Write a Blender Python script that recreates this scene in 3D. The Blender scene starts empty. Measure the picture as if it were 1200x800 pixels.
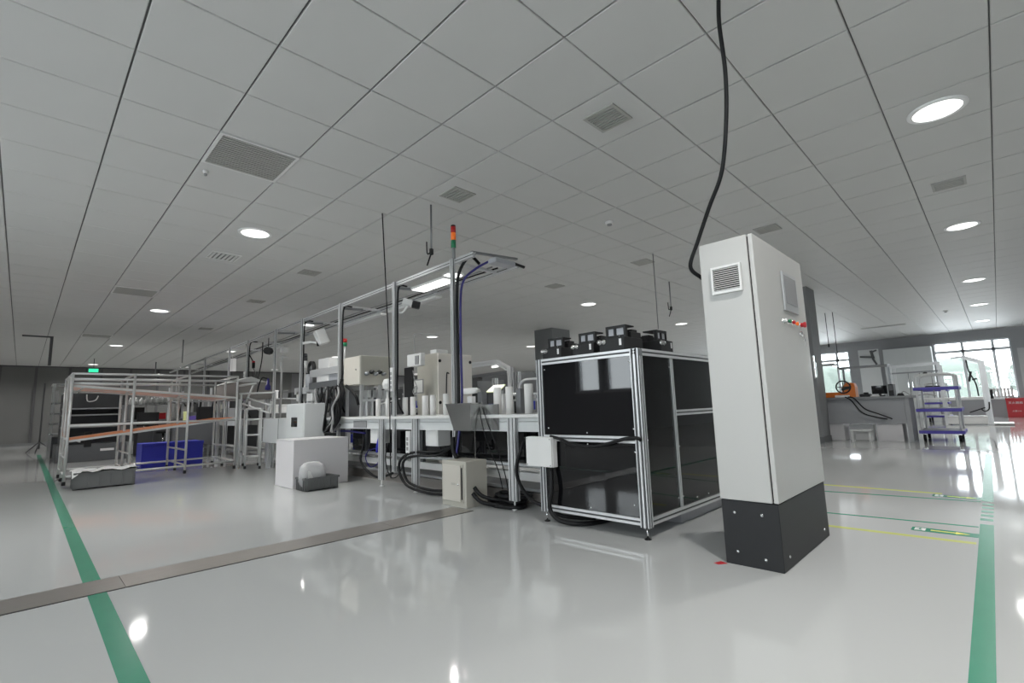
import bpy, bmesh, math, random
from mathutils import Vector, Matrix
random.seed(7)
sc = bpy.context.scene
col = sc.collection

# ------------------------------------------------------------------ camera
HC = 0.87                      # camera height
F_PX, YAW, PITCH, ROLL = 567.66, math.radians(44.733), math.radians(7.683), math.radians(-1.853)
fw = Vector((math.cos(YAW)*math.cos(PITCH), math.sin(YAW)*math.cos(PITCH), math.sin(PITCH)))
rt0 = Vector((math.sin(YAW), -math.cos(YAW), 0)); up0 = rt0.cross(fw)
rt = rt0*math.cos(ROLL) + up0*math.sin(ROLL); up = up0*math.cos(ROLL) - rt0*math.sin(ROLL)
cam = bpy.data.objects.new('camera', bpy.data.cameras.new('camera'))
col.objects.link(cam)
cam.data.sensor_width = 36; cam.data.lens = F_PX/1200*36
cam.data.clip_start = 0.05; cam.data.clip_end = 200
m3 = Matrix((rt, up, -fw)).transposed()
cam.matrix_world = Matrix.Translation((0, 0, HC)) @ m3.to_4x4()
sc.camera = cam

# ------------------------------------------------------------------ world, exposure
LAMP_W = 36.0                  # watts of one ceiling downlight
SKY = 9.0
w = bpy.data.worlds.new('overcast_sky'); sc.world = w; w.use_nodes = True
bg = w.node_tree.nodes['Background']
bg.inputs[0].default_value = (0.96, 0.98, 1.0, 1); bg.inputs[1].default_value = SKY
vs = sc.view_settings
vs.view_transform = 'Standard'; vs.look = 'None'; vs.gamma = 1; vs.use_curve_mapping = False
vs.exposure = -0.1

# ------------------------------------------------------------------ photo pixel -> place
def ray(u, v): return fw + rt*((u-600)/F_PX) - up*((v-400)/F_PX)
O = Vector((0, 0, HC))
def PZ(u, v, z=0.0): d = ray(u, v); return O + d*((z-HC)/d.z)
def PX(u, v, x): d = ray(u, v); return O + d*(x/d.x)
def PY(u, v, y): d = ray(u, v); return O + d*(y/d.y)
def PR(u, v, r): d = ray(u, v); return O + d*(r/math.hypot(d.x, d.y))
def proj(p):
    q = Vector(p)-O; z = q.dot(fw)
    return (600+F_PX*q.dot(rt)/z, 400-F_PX*q.dot(up)/z, z)

# ------------------------------------------------------------------ materials
M = {}
def mat(name, c, rough=0.5, metal=0.0, var=0.05, scale=6.0, bump=0.0, bscale=80.0, coat=0.0, alpha=None, emit=None, estr=0.0, spec=0.5, rvar=0.0, aniso=None):
    m = bpy.data.materials.new(name); m.use_nodes = True
    nt = m.node_tree; b = nt.nodes['Principled BSDF']; L = nt.links
    b.inputs['Roughness'].default_value = rough; b.inputs['Metallic'].default_value = metal
    b.inputs['Specular IOR Level'].default_value = spec
    if coat: b.inputs['Coat Weight'].default_value = coat; b.inputs['Coat Roughness'].default_value = 0.04
    tc = nt.nodes.new('ShaderNodeTexCoord')
    nz = nt.nodes.new('ShaderNodeTexNoise'); nz.inputs['Scale'].default_value = scale; nz.inputs['Detail'].default_value = 4
    mp = nt.nodes.new('ShaderNodeMapping'); L.new(tc.outputs['Object'], mp.inputs[0]); L.new(mp.outputs[0], nz.inputs['Vector'])
    if aniso: mp.inputs['Scale'].default_value = aniso
    mx = nt.nodes.new('ShaderNodeMix'); mx.data_type = 'RGBA'
    lo = [max(0, x*(1-var)) for x in c]; hi = [min(1, x*(1+var)) for x in c]
    mx.inputs[6].default_value = (*lo, 1); mx.inputs[7].default_value = (*hi, 1)
    L.new(nz.outputs['Fac'], mx.inputs[0]); L.new(mx.outputs[2], b.inputs['Base Color'])
    if rvar:
        mr = nt.nodes.new('ShaderNodeMapRange'); mr.inputs[3].default_value = max(0, rough-rvar); mr.inputs[4].default_value = rough+rvar
        L.new(nz.outputs['Fac'], mr.inputs[0]); L.new(mr.outputs[0], b.inputs['Roughness'])
    if bump:
        n2 = nt.nodes.new('ShaderNodeTexNoise'); n2.inputs['Scale'].default_value = bscale; n2.inputs['Detail'].default_value = 2
        L.new(tc.outputs['Object'], n2.inputs['Vector'])
        bp = nt.nodes.new('ShaderNodeBump'); bp.inputs['Strength'].default_value = bump; bp.inputs['Distance'].default_value = 0.01
        L.new(n2.outputs['Fac'], bp.inputs['Height']); L.new(bp.outputs[0], b.inputs['Normal'])
    if emit:
        b.inputs['Emission Color'].default_value = (*emit, 1); b.inputs['Emission Strength'].default_value = estr
    if alpha is not None: b.inputs['Alpha'].default_value = alpha
    M[name] = m
    return m
mat('floor_epoxy', (0.54, 0.55, 0.545), 0.065, 0, 0.03, 0.6, 0.012, 2.2, rvar=0.035, spec=0.5)
mat('ceiling_tile', (0.63, 0.63, 0.62), 0.55, 0, 0.02, 3.0, 0.01, 300)
mat('ceiling_void', (0.16, 0.16, 0.16), 0.8)
mat('wall_grey', (0.38, 0.385, 0.40), 0.7, 0, 0.03, 2)
mat('wall_light', (0.55, 0.56, 0.56), 0.7, 0, 0.03, 2)
mat('pillar_grey', (0.19, 0.195, 0.20), 0.6, 0, 0.04, 2)
mat('partition', (0.17, 0.17, 0.167), 0.35, 0, 0.1, 1.2, 0.05, 3)
mat('partition_post', (0.12, 0.12, 0.125), 0.5, 0.3)
mat('window_frame', (0.82, 0.84, 0.87), 0.4)
mat('green_tape', (0.045, 0.28, 0.175), 0.25, 0, 0.06, 8)
mat('yellow_tape', (0.62, 0.66, 0.20), 0.25, 0, 0.08, 8)
mat('yellow_bright', (0.80, 0.82, 0.08), 0.35)
mat('white_print', (0.8, 0.8, 0.8), 0.4)
mat('steel_plate', (0.40, 0.375, 0.35), 0.36, 0.75, 0.1, 4, 0.03, 60, aniso=(1, 12, 1))
mat('stainless', (0.52, 0.52, 0.51), 0.24, 0.95, 0.12, 5, aniso=(1, 1, 0.15))
mat('alu', (0.70, 0.71, 0.72), 0.36, 0.45, 0.04, 10)
mat('slot_shade', (0.07, 0.072, 0.075), 0.6)  # groove shade put in as a dark colour
mat('alu_dark', (0.30, 0.31, 0.32), 0.4, 0.8)
mat('pipe', (0.66, 0.665, 0.66), 0.34, 0.4, 0.05, 10)
mat('chrome', (0.75, 0.75, 0.75), 0.12, 1.0)
mat('cab_white', (0.52, 0.52, 0.505), 0.42, 0, 0.015, 4, 0.02, 400)
mat('cab_beige', (0.60, 0.57, 0.51), 0.45, 0, 0.02, 4)
mat('cab_cream', (0.86, 0.82, 0.76), 0.45, 0, 0.02, 4)
mat('cab_beige2', (0.49, 0.475, 0.42), 0.45, 0, 0.03, 4)
mat('cab_blue', (0.68, 0.70, 0.70), 0.45, 0, 0.02, 4)
mat('plinth_black', (0.022, 0.023, 0.025), 0.5, 0, 0.1, 8, 0.06, 300, spec=0.35)
mat('black_gap', (0.01, 0.01, 0.01), 0.8)
mat('acrylic', (0.006, 0.006, 0.007), 0.03, 0, 0, 4, spec=0.6)
mat('black_plastic', (0.007, 0.007, 0.008), 0.5, 0, 0.15, 12, 0.05, 150)
mat('black_rubber', (0.007, 0.007, 0.008), 0.5, 0, 0.1, 20, spec=0.3)
mat('dark_machine', (0.05, 0.052, 0.055), 0.45, 0, 0.2, 5)
mat('dark_grey', (0.11, 0.115, 0.12), 0.5, 0, 0.1, 5)
mat('mid_grey', (0.27, 0.275, 0.28), 0.5, 0, 0.06, 5)
mat('crate_grey', (0.135, 0.14, 0.14), 0.5, 0, 0.08, 8)
mat('white_plastic', (0.76, 0.76, 0.75), 0.4, 0, 0.02, 6)
mat('white_board', (0.74, 0.72, 0.73), 0.5, 0, 0.02, 3)
mat('roll_white', (0.80, 0.79, 0.77), 0.55, 0, 0.02, 5)
mat('paper', (0.8, 0.8, 0.79), 0.7, 0, 0.03, 5)
mat('blue_plastic', (0.035, 0.045, 0.50), 0.4, 0, 0.08, 6)
mat('blue_hose', (0.022, 0.018, 0.17), 0.35)
mat('blue_shelf', (0.09, 0.07, 0.42), 0.45, 0, 0.08, 8)
mat('orange', (0.80, 0.20, 0.02), 0.45, 0, 0.1, 9)
mat('orange_lane', (0.85, 0.24, 0.04), 0.5, 0, 0.15, 9)
mat('pink_lane', (0.70, 0.52, 0.47), 0.5, 0, 0.15, 9)
mat('red', (0.55, 0.02, 0.03), 0.4)
mat('red_box', (0.52, 0.03, 0.04), 0.4, 0, 0.06, 5)
mat('orange_lens', (0.75, 0.16, 0.02), 0.3, emit=(1, 0.2, 0.02), estr=0.25)
mat('red_lens', (0.5, 0.02, 0.02), 0.3)
mat('green_lens', (0.02, 0.22, 0.10), 0.3)
mat('hmi_screen', (0.33, 0.33, 0.34), 0.15, 0, 0.03, 3)
mat('hmi_frame', (0.50, 0.51, 0.52), 0.35, 0.4)
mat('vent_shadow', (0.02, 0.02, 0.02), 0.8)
mat('grille_grey', (0.42, 0.42, 0.40), 0.5)
mat('grille_dark', (0.10, 0.10, 0.095), 0.6)
mat('lamp_glow', (0.9, 0.9, 0.9), 0.4, emit=(1.0, 0.985, 0.95), estr=2.6)
mat('lamp_rim', (0.85, 0.85, 0.85), 0.3)
mat('led_glow', (0.9, 0.9, 0.9), 0.4, emit=(1.0, 1.0, 0.98), estr=2.0)
mat('led_off', (0.75, 0.75, 0.76), 0.3)
mat('exit_glow', (0.02, 0.4, 0.2), 0.4, emit=(0.05, 0.9, 0.45), estr=1.2)
mat('yellow_pale', (0.8, 0.85, 0.4), 0.4, 0)  # plain pale yellow of the tray and bottle
mat('brown_grey', (0.27, 0.25, 0.235), 0.5, 0, 0.1, 5)
mat('cable_grey', (0.30, 0.30, 0.30), 0.5)
mat('film', (0.72, 0.72, 0.73), 0.2, 0, 0.05, 8, 0.5, 14, alpha=0.55, spec=0.8)
mat('gauge', (0.42, 0.43, 0.46), 0.35)
mat('purple', (0.12, 0.08, 0.35), 0.5)
mat('leaf_view', (0.10, 0.12, 0.105), 0.9)
def glassy(name, tint, refl, rough=0.02):
    m = bpy.data.materials.new(name); m.use_nodes = True; nt = m.node_tree; nt.nodes.clear()
    o = nt.nodes.new('ShaderNodeOutputMaterial'); t = nt.nodes.new('ShaderNodeBsdfTransparent'); g = nt.nodes.new('ShaderNodeBsdfGlossy')
    t.inputs[0].default_value = (*tint, 1); g.inputs['Roughness'].default_value = rough; g.inputs[0].default_value = (1, 1, 1, 1)
    f = nt.nodes.new('ShaderNodeFresnel'); f.inputs[0].default_value = refl
    mx = nt.nodes.new('ShaderNodeMixShader')
    nt.links.new(f.outputs[0], mx.inputs[0]); nt.links.new(t.outputs[0], mx.inputs[1]); nt.links.new(g.outputs[0], mx.inputs[2]); nt.links.new(mx.outputs[0], o.inputs[0])
    M[name] = m
glassy('pane_glass', (0.93, 0.96, 0.97), 1.45)
glassy('smoked', (0.16, 0.16, 0.165), 1.45)

# ------------------------------------------------------------------ mesh builder
OFF = {}
class MB:
    def __init__(s): s.v = []; s.f = []; s.sm = []
    def add(s, vs, fs, smooth=False):
        n = len(s.v); s.v += [tuple(x) for x in vs]
        for f in fs: s.f.append([i+n for i in f]); s.sm.append(smooth)
        return s
    def box(s, x0, x1, y0, y1, z0, z1):
        x0, x1 = min(x0, x1), max(x0, x1); y0, y1 = min(y0, y1), max(y0, y1); z0, z1 = min(z0, z1), max(z0, z1)
        return s.add([(x0,y0,z0),(x1,y0,z0),(x1,y1,z0),(x0,y1,z0),(x0,y0,z1),(x1,y0,z1),(x1,y1,z1),(x0,y1,z1)],
              [(0,3,2,1),(4,5,6,7),(0,1,5,4),(1,2,6,5),(2,3,7,6),(3,0,4,7)])
    def cbox(s, c, d): return s.box(c[0]-d[0]/2, c[0]+d[0]/2, c[1]-d[1]/2, c[1]+d[1]/2, c[2]-d[2]/2, c[2]+d[2]/2)
    def frame(s, p0, p1):
        a = Vector(p0); d = (Vector(p1)-a); L = d.length; d = d/L
        h = Vector((0,0,1)) if abs(d.z) < 0.9 else Vector((1,0,0))
        if abs(d.z) < 0.9: x = d.cross(h).normalized(); y = x.cross(d).normalized()
        else: y = Vector((0,1,0)); x = y.cross(d).normalized(); y = d.cross(x).normalized()
        return a, d, L, x, y
    def sweep(s, p0, p1, sec, smooth=False):       # section polygon from p0 to p1
        a, d, L, x, y = s.frame(p0, p1); n = len(sec); b = Vector(p1)
        vs = [a+x*u+y*v for u, v in sec]+[b+x*u+y*v for u, v in sec]
        fs = [(i, (i+1) % n, n+(i+1) % n, n+i) for i in range(n)]
        s.add(vs, fs, smooth); m = len(s.v)-2*n
        s.f.append([m+i for i in range(n)][::-1]); s.f.append([m+n+i for i in range(n)]); s.sm += [False, False]
        return s
    def bar(s, p0, p1, w, h=None):
        h = h or w; return s.sweep(p0, p1, [(-w/2,-h/2),(w/2,-h/2),(w/2,h/2),(-w/2,h/2)])
    def prof(s, p0, p1, w, h=None, slots=None):    # slotted aluminium extrusion
        h = h or w
        def side(L, k):
            pts = [];
            for i in range(k):
                c = -L/2+(i+0.5)*L/k; g = min(w, h)*0.14
                pts += [(c-g, 0), (c-g, g*2.6), (c+g, g*2.6), (c+g, 0)]
            return pts
        kw = max(1, round(w/min(w, h))); kh = max(1, round(h/min(w, h)))
        if slots: kw = max(kw, slots); kh = max(kh, slots)
        sec = []
        sec.append((-w/2,-h/2)); sec += [(a, -h/2+b) for a, b in side(w, kw)]
        sec.append((w/2,-h/2)); sec += [(w/2-b, a) for a, b in side(h, kh)]
        sec.append((w/2,h/2)); sec += [(-a, h/2-b) for a, b in side(w, kw)]
        sec.append((-w/2,h/2)); sec += [(-w/2+b, -a) for a, b in side(h, kh)]
        return s.sweep(p0, p1, sec)
    def slotfill(s, p0, p1, w, h=None, slots=None):     # added dark strips standing in for the shade in the slots of prof()
        h = h or w; g = min(w, h)*0.14
        kw = max(1, round(w/min(w, h))); kh = max(1, round(h/min(w, h)))
        if slots: kw = max(kw, slots); kh = max(kh, slots)
        e = g*0.85; d0, d1 = g*0.5, g*1.6
        for i in range(kw):
            c = -w/2+(i+0.5)*w/kw
            s.sweep(p0, p1, [(c-e, -h/2+d0), (c+e, -h/2+d0), (c+e, -h/2+d1), (c-e, -h/2+d1)]); s.sweep(p0, p1, [(c-e, h/2-d1), (c+e, h/2-d1), (c+e, h/2-d0), (c-e, h/2-d0)])
        for i in range(kh):
            c = -h/2+(i+0.5)*h/kh
            s.sweep(p0, p1, [(-w/2+d0, c-e), (-w/2+d1, c-e), (-w/2+d1, c+e), (-w/2+d0, c+e)]); s.sweep(p0, p1, [(w/2-d1, c-e), (w/2-d0, c-e), (w/2-d0, c+e), (w/2-d1, c+e)])
        return s
    def cyl(s, p0, p1, r, n=12, r2=None, smooth=True, cap=True):
        a, d, L, x, y = s.frame(p0, p1); b = Vector(p1); r2 = r if r2 is None else r2
        cs = [(math.cos(2*math.pi*i/n), math.sin(2*math.pi*i/n)) for i in range(n)]
        m = len(s.v)
        s.add([a+(x*u+y*v)*r for u, v in cs]+[b+(x*u+y*v)*r2 for u, v in cs], [(i, (i+1) % n, n+(i+1) % n, n+i) for i in range(n)], smooth)
        if cap:
            s.f.append([m+i for i in range(n)][::-1]); s.f.append([m+n+i for i in range(n)]); s.sm += [False, False]
        return s
    def tube(s, pts, r, n=8, sub=6):
        P = [Vector(p) for p in pts]
        if sub > 1 and len(P) > 2:
            Q = []
            for i in range(len(P)-1):
                p0 = P[max(0, i-1)]; p1 = P[i]; p2 = P[i+1]; p3 = P[min(len(P)-1, i+2)]
                for k in range(sub):
                    t = k/sub
                    Q.append(0.5*((2*p1)+(p2-p0)*t+(2*p0-5*p1+4*p2-p3)*t*t+(3*p1-p0-3*p2+p3)*t**3))
            Q.append(P[-1]); P = Q
        m = len(s.v); N = len(P); x = None
        for i, p in enumerate(P):
            d = (P[min(N-1, i+1)]-P[max(0, i-1)])
            d = d.normalized() if d.length > 1e-9 else Vector((0,0,1))
            if x is None:
                h = Vector((0,0,1)) if abs(d.z) < 0.9 else Vector((1,0,0)); x = d.cross(h).normalized()
            else: x = (x-d*x.dot(d)).normalized()
            y = d.cross(x)
            for k in range(n):
                a = 2*math.pi*k/n; s.v.append(tuple(p+(x*math.cos(a)+y*math.sin(a))*r))
        for i in range(N-1):
            for k in range(n):
                s.f.append([m+i*n+k, m+i*n+(k+1) % n, m+(i+1)*n+(k+1) % n, m+(i+1)*n+k]); s.sm.append(True)
        s.f.append([m+k for k in range(n)][::-1]); s.f.append([m+(N-1)*n+k for k in range(n)]); s.sm += [False, False]
        return s
    def lathe(s, prof, c, n=20, axis='z', smooth=True):
        m = len(s.v); k = len(prof)
        for i in range(n):
            a = 2*math.pi*i/n
            for r, z in prof:
                if axis == 'z': p = (c[0]+r*math.cos(a), c[1]+r*math.sin(a), c[2]+z)
                elif axis == 'x': p = (c[0]+z, c[1]+r*math.cos(a), c[2]+r*math.sin(a))
                else: p = (c[0]+r*math.sin(a), c[1]+z, c[2]+r*math.cos(a))
                s.v.append(p)
        for i in range(n):
            j = (i+1) % n
            for q in range(k-1):
                s.f.append([m+i*k+q, m+j*k+q, m+j*k+q+1, m+i*k+q+1]); s.sm.append(smooth)
        return s
    def prism(s, poly, z0, z1, plane='xy', at=None):    # polygon extruded; plane xy (z0..z1), yz (x), xz (y)
        n = len(poly)
        def P(a, b, c):
            return (a, b, c) if plane == 'xy' else ((c, a, b) if plane == 'yz' else (a, c, b))
        vs = [P(a, b, z0) for a, b in poly]+[P(a, b, z1) for a, b in poly]
        fs = [(i, (i+1) % n, n+(i+1) % n, n+i) for i in range(n)]+[tuple(range(n))[::-1], tuple(range(n, 2*n))]
        return s.add(vs, fs)
    def build(s, name, m, parent=None, bevel=0.0, seg=1):
        off = OFF.get(parent.name, Vector()) if parent else Vector()
        me = bpy.data.meshes.new(name)
        me.from_pydata([tuple(Vector(v)-off) for v in s.v], [], s.f); me.update()
        bm = bmesh.new(); bm.from_mesh(me); bmesh.ops.recalc_face_normals(bm, faces=bm.faces[:])
        if bevel:
            es = [e for e in bm.edges if len(e.link_faces) == 2 and e.calc_face_angle(0) > 0.6]
            bmesh.ops.bevel(bm, geom=es, offset=bevel, segments=seg, affect='EDGES', profile=0.5)
        bm.to_mesh(me); bm.free()
        if not bevel:
            me.polygons.foreach_set('use_smooth', s.sm)
        me.materials.append(M[m])
        o = bpy.data.objects.new(name, me); col.objects.link(o)
        if parent: o.parent = parent; OFF[o.name] = off
        return o
def extrusion(name, parent, p0, p1, w, h=None, slots=None, m='alu'):
    o = MB().prof(p0, p1, w, h, slots).build(name, m, parent)
    MB().slotfill(p0, p1, w, h, slots).build('slot_shade_strip', 'slot_shade', o)  # dark filler paints the shade inside the grooves
    return o
def tag(o, label=None, cat=None, group=None, kind=None):
    if label: o['label'] = label
    if cat: o['category'] = cat
    if group: o['group'] = group
    if kind: o['kind'] = kind
    return o
def thing(name, loc, label, cat, group=None):
    o = bpy.data.objects.new(name, None); col.objects.link(o); o.location = loc; o.empty_display_size = 0.05
    OFF[o.name] = Vector(loc); return tag(o, label, cat, group)
def single(mb, name, m, label, cat, group=None, bevel=0.0, seg=1, kind=None):      # a thing of one mesh, origin at its base
    xs = [v[0] for v in mb.v]; ys = [v[1] for v in mb.v]; zs = [v[2] for v in mb.v]
    c = Vector(((min(xs)+max(xs))/2, (min(ys)+max(ys))/2, min(zs)))
    mb.v = [tuple(Vector(v)-c) for v in mb.v]
    o = mb.build(name, m, None, bevel, seg); o.location = c
    return tag(o, label, cat, group, kind)
def copy_tree(o, parent=None):
    c = o.copy(); col.objects.link(c); c.parent = parent
    for ch in list(o.children): copy_tree(ch, c)
    return c
def text_mesh(body, size, m, name, parent, origin, ax, ay, extrude=0.0005, align='CENTER'):
    cu = bpy.data.curves.new(name, 'FONT'); cu.body = body; cu.size = size; cu.extrude = extrude; cu.align_x = align; cu.align_y = 'CENTER'; cu.resolution_u = 2
    t = bpy.data.objects.new(name, cu); col.objects.link(t)
    dg = bpy.context.evaluated_depsgraph_get(); me = bpy.data.meshes.new_from_object(t.evaluated_get(dg)); bpy.data.objects.remove(t); bpy.data.curves.remove(cu)
    ax = Vector(ax); ay = Vector(ay); az = ax.cross(ay); off = OFF.get(parent.name, Vector()) if parent else Vector()
    for v in me.vertices: v.co = Vector(origin)-off+ax*v.co.x+ay*v.co.y+az*v.co.z
    me.materials.clear(); me.materials.append(M[m])
    o = bpy.data.objects.new(name, me); col.objects.link(o)
    if parent: o.parent = parent
    return o

# ================================================================== THE ROOM
T = 0.6; OX, OY = 1.5214, 2.1812; CZ = 3.036
RX0, RX1, RY0, RY1 = -4.4, 23.7, -5.0, 26.35
def struct(mb, name, m, parent=None):
    o = mb.build(name, m, parent)
    if not parent: o['kind'] = 'structure'
    return o
struct(MB().box(RX0-0.3, RX1+0.3, RY0-0.3, RY1+0.3, -0.2, 0), 'floor', 'floor_epoxy')

# ceiling: slab, then lay-in panels with open joints
ceiling = struct(MB().box(RX0-0.3, RX1+0.3, RY0-0.3, RY1+0.3, CZ+0.014, CZ+0.2), 'ceiling', 'ceiling_void')
GA, GB = 0.0055, 0.0040         # half joints
def tile_mesh():
    b = 0.004; x0, x1, y0, y1 = GA, T-GA, GB, T-GB
    return ([(x0,y0,0.014),(x1,y0,0.014),(x1,y1,0.014),(x0,y1,0.014),(x0,y0,b),(x1,y0,b),(x1,y1,b),(x0,y1,b),(x0+b,y0+b,0),(x1-b,y0+b,0),(x1-b,y1-b,0),(x0+b,y1-b,0)],
            [(4,5,1,0),(5,6,2,1),(6,7,3,2),(7,4,0,3),(8,9,5,4),(9,10,6,5),(10,11,7,6),(11,8,4,7),(11,10,9,8)])
full_vents = {(-1,3), (-1,13), (-1,23)}
tiles = []
i0, i1 = math.floor((RX0-OX)/T), math.ceil((RX1-OX)/T); j0, j1 = math.floor((RY0-OY)/T), math.ceil((RY1-OY)/T)
for i in range(i0, i1):
    for j in range(j0, j1):
        if (i, j) in full_vents: continue
        c = (OX+(i+0.5)*T, OY+(j+0.5)*T, CZ); u, v, z = proj(c)
        a = 0
        if z > 0.3 and -60 < u < 1260 and -60 < v < 860:
            q = [proj((c[0]+sx*T/2, c[1]+sy*T/2, CZ)) for sx, sy in ((-1,-1),(1,-1),(1,1),(-1,1))]
            a = abs(sum(q[k][0]*q[(k+1) % 4][1]-q[(k+1) % 4][0]*q[k][1] for k in range(4)))/2 if min(t[2] for t in q) > 0.2 else 1e5
        tiles.append((a, i, j))
tiles.sort(reverse=True)
tv, tf = tile_mesh()
tme = bpy.data.meshes.new('ceiling_tile'); tme.from_pydata(tv, [], tf); tme.update(); tme.materials.append(M['ceiling_tile'])
rest = MB()
for k, (a, i, j) in enumerate(tiles):
    p = Vector((OX+i*T, OY+j*T, CZ))
    if k < 300 and a > 0:
        o = bpy.data.objects.new('ceiling_tile', tme); col.objects.link(o); o.parent = ceiling; o.location = p
    else: rest.add([Vector(v)+p for v in tv], tf)
tag(rest.build('far_ceiling_tiles', 'ceiling_tile', ceiling), kind='stuff')

# walls
def wall_x(name, x0, x1, wins, m, reveal='window_frame'):       # wall facing X with openings (y0,y1,z0,z1)
    mb = MB(); ys = RY0-0.3
    for y0, y1, z0, z1 in sorted(wins):
        mb.box(x0, x1, ys, y0, 0, CZ+0.02); mb.box(x0, x1, y0, y1, 0, z0); mb.box(x0, x1, y0, y1, z1, CZ+0.02); ys = y1
    mb.box(x0, x1, ys, RY1+0.3, 0, CZ+0.02)
    return struct(mb, name, m)
WR = [(-0.50, 1.52, 0.63, 2.69), (4.15, 6.15, 0.63, 2.69), (7.6, 9.6, 0.63, 2.69), (-4.6, -2.2, 0.63, 2.69)]
wall_x('wall_right', RX1, RX1+0.3, WR, 'wall_grey')
WL = [(-4.4, -1.9, 1.19, 2.62), (-1.5, 1.1, 1.19, 2.62), (1.5, 4.0, 1.19, 2.62), (4.4, 6.86, 1.19, 2.62), (7.04, 7.75, 1.19, 2.62)]
wall_x('wall_left', RX0-0.3, RX0, WL, 'wall_grey')
struct(MB().box(RX0, RX1, RY0-0.3, RY0, 0, CZ+0.02), 'wall_front', 'wall_light')
wb = struct(MB().box(RX0, RX1, RY1, RY1+0.3, 0, CZ+0.02), 'wall_back', 'mid_grey')
wn = 0
def window(y0, y1, z0, z1, xin, xout, cols, trans):
    global wn; wn += 1
    xm = (xin+xout)/2; mb = MB(); f = 0.045
    mb.box(xm-0.04, xm+0.04, y0, y0+f, z0, z1).box(xm-0.04, xm+0.04, y1-f, y1, z0, z1).box(xm-0.04, xm+0.04, y0, y1, z0, z0+f).box(xm-0.04, xm+0.04, y0, y1, z1-f, z1)
    o = struct(mb, 'window_%d' % wn, 'window_frame')
    ys = [y0]+[y0+(y1-y0)*c for c in cols]+[y1]
    struct(MB().box(xm-0.03, xm+0.03, y0, y1, trans-0.05, trans+0.05), 'transom', 'window_frame', o)
    for c in ys[1:-1]: struct(MB().box(xm-0.03, xm+0.03, c-0.04, c+0.04, z0, z1), 'mullion', 'window_frame', o)
    for a, b in zip(ys, ys[1:]):
        for za, zb in ((z0+f, trans-0.05), (trans+0.05, z1-f)):
            struct(MB().box(xm-0.004, xm+0.004, a+0.03, b-0.03, za, zb), 'pane', 'pane_glass', o)
    struct(MB().box(min(xin, xout)-0.02*(xin < xout), max(xin, xout)+0.02*(xin > xout), y0-0.03, y1+0.03, z0-0.04, z0), 'sill', 'white_plastic', o)
    # sky portal in the opening
    L = bpy.data.lights.new('window_portal', 'AREA'); L.shape = 'RECTANGLE'; L.size = z1-z0; L.size_y = y1-y0; L.cycles.is_portal = True
    lo = bpy.data.objects.new('window_portal', L); col.objects.link(lo)
    s = 1 if xin > xout else -1            # inward direction
    lo.location = (xout-0.05*s, (y0+y1)/2, (z0+z1)/2); lo.rotation_euler = (0, -math.pi/2*s, 0)
for y0, y1, z0, z1 in WR: window(y0, y1, z0, z1, RX1, RX1+0.3, (0.22, 0.61), 2.345)
for y0, y1, z0, z1 in WL: window(y0, y1, z0, z1, RX0, RX0-0.3, (), 2.56)
# light lower wall face, grey upper band of the window wall
struct(MB().box(RX1-0.02, RX1, -1.25, -0.62, 0, 2.3), 'trim_1', 'wall_light')
# partition panels of the far wall
for k in range(14):
    x0 = -3.6+k*0.97
    struct(MB().box(x0+0.04, x0+0.93, RY1-0.03, RY1, 0.06, CZ-0.05), 'panel', 'partition', wb)
    struct(MB().box(x0-0.04, x0+0.04, RY1-0.06, RY1, 0, CZ-0.02), 'panel_strip', 'partition_post', wb)
struct(MB().box(RX0, RX1, RY1-0.07, RY1, 0, 0.10), 'baseboard_back', 'pillar_grey')
struct(MB().box(RX0, RX1, RY1-0.09, RY1, CZ-0.05, CZ), 'trim_2', 'partition_post')
# pillars
def pillar(name, x0, x1, y0, y1):
    o = struct(MB().box(x0, x1, y0, y1, 0, CZ+0.005), name, 'pillar_grey')
    struct(MB().box(x0-0.012, x1+0.012, y0-0.012, y1+0.012, 0, 0.12), 'pillar_base', 'dark_grey', o)
pillar('trim_3', 10.32, 11.12, 8.64, 9.30)
pillar('trim_4', 10.72, 11.27, 2.43, 3.05)

# ------------------------------------------------------------------ ceiling fittings
def downlight(label):
    r = thing('ceiling_downlight', (0, 0, CZ), label, 'ceiling light', 'round downlights in the ceiling')
    MB().lathe([(0.150, 0.0), (0.150, -0.012), (0.176, -0.012), (0.184, -0.006), (0.184, 0.0)], (0, 0, CZ), 28).build('rim', 'lamp_rim', None)
    rim = bpy.data.objects['rim'] if 'rim' in bpy.data.objects else None
    rim.parent = r; rim.data.transform(Matrix.Translation((0, 0, -CZ)))
    d = MB().lathe([(0.0005, -0.016), (0.09, -0.0145), (0.150, -0.009)], (0, 0, 0), 28); o = d.build('diffuser', 'lamp_glow'); o.parent = r
    L = bpy.data.lights.new('downlight_beam', 'AREA'); L.shape = 'DISK'; L.size = 0.22; L.energy = LAMP_W; L.spread = math.radians(150); L.color = (1.0, 0.985, 0.955)
    lo = bpy.data.objects.new('downlight_beam', L); col.objects.link(lo); lo.parent = r; lo.location = (0, 0, -0.02)
    return r
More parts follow.
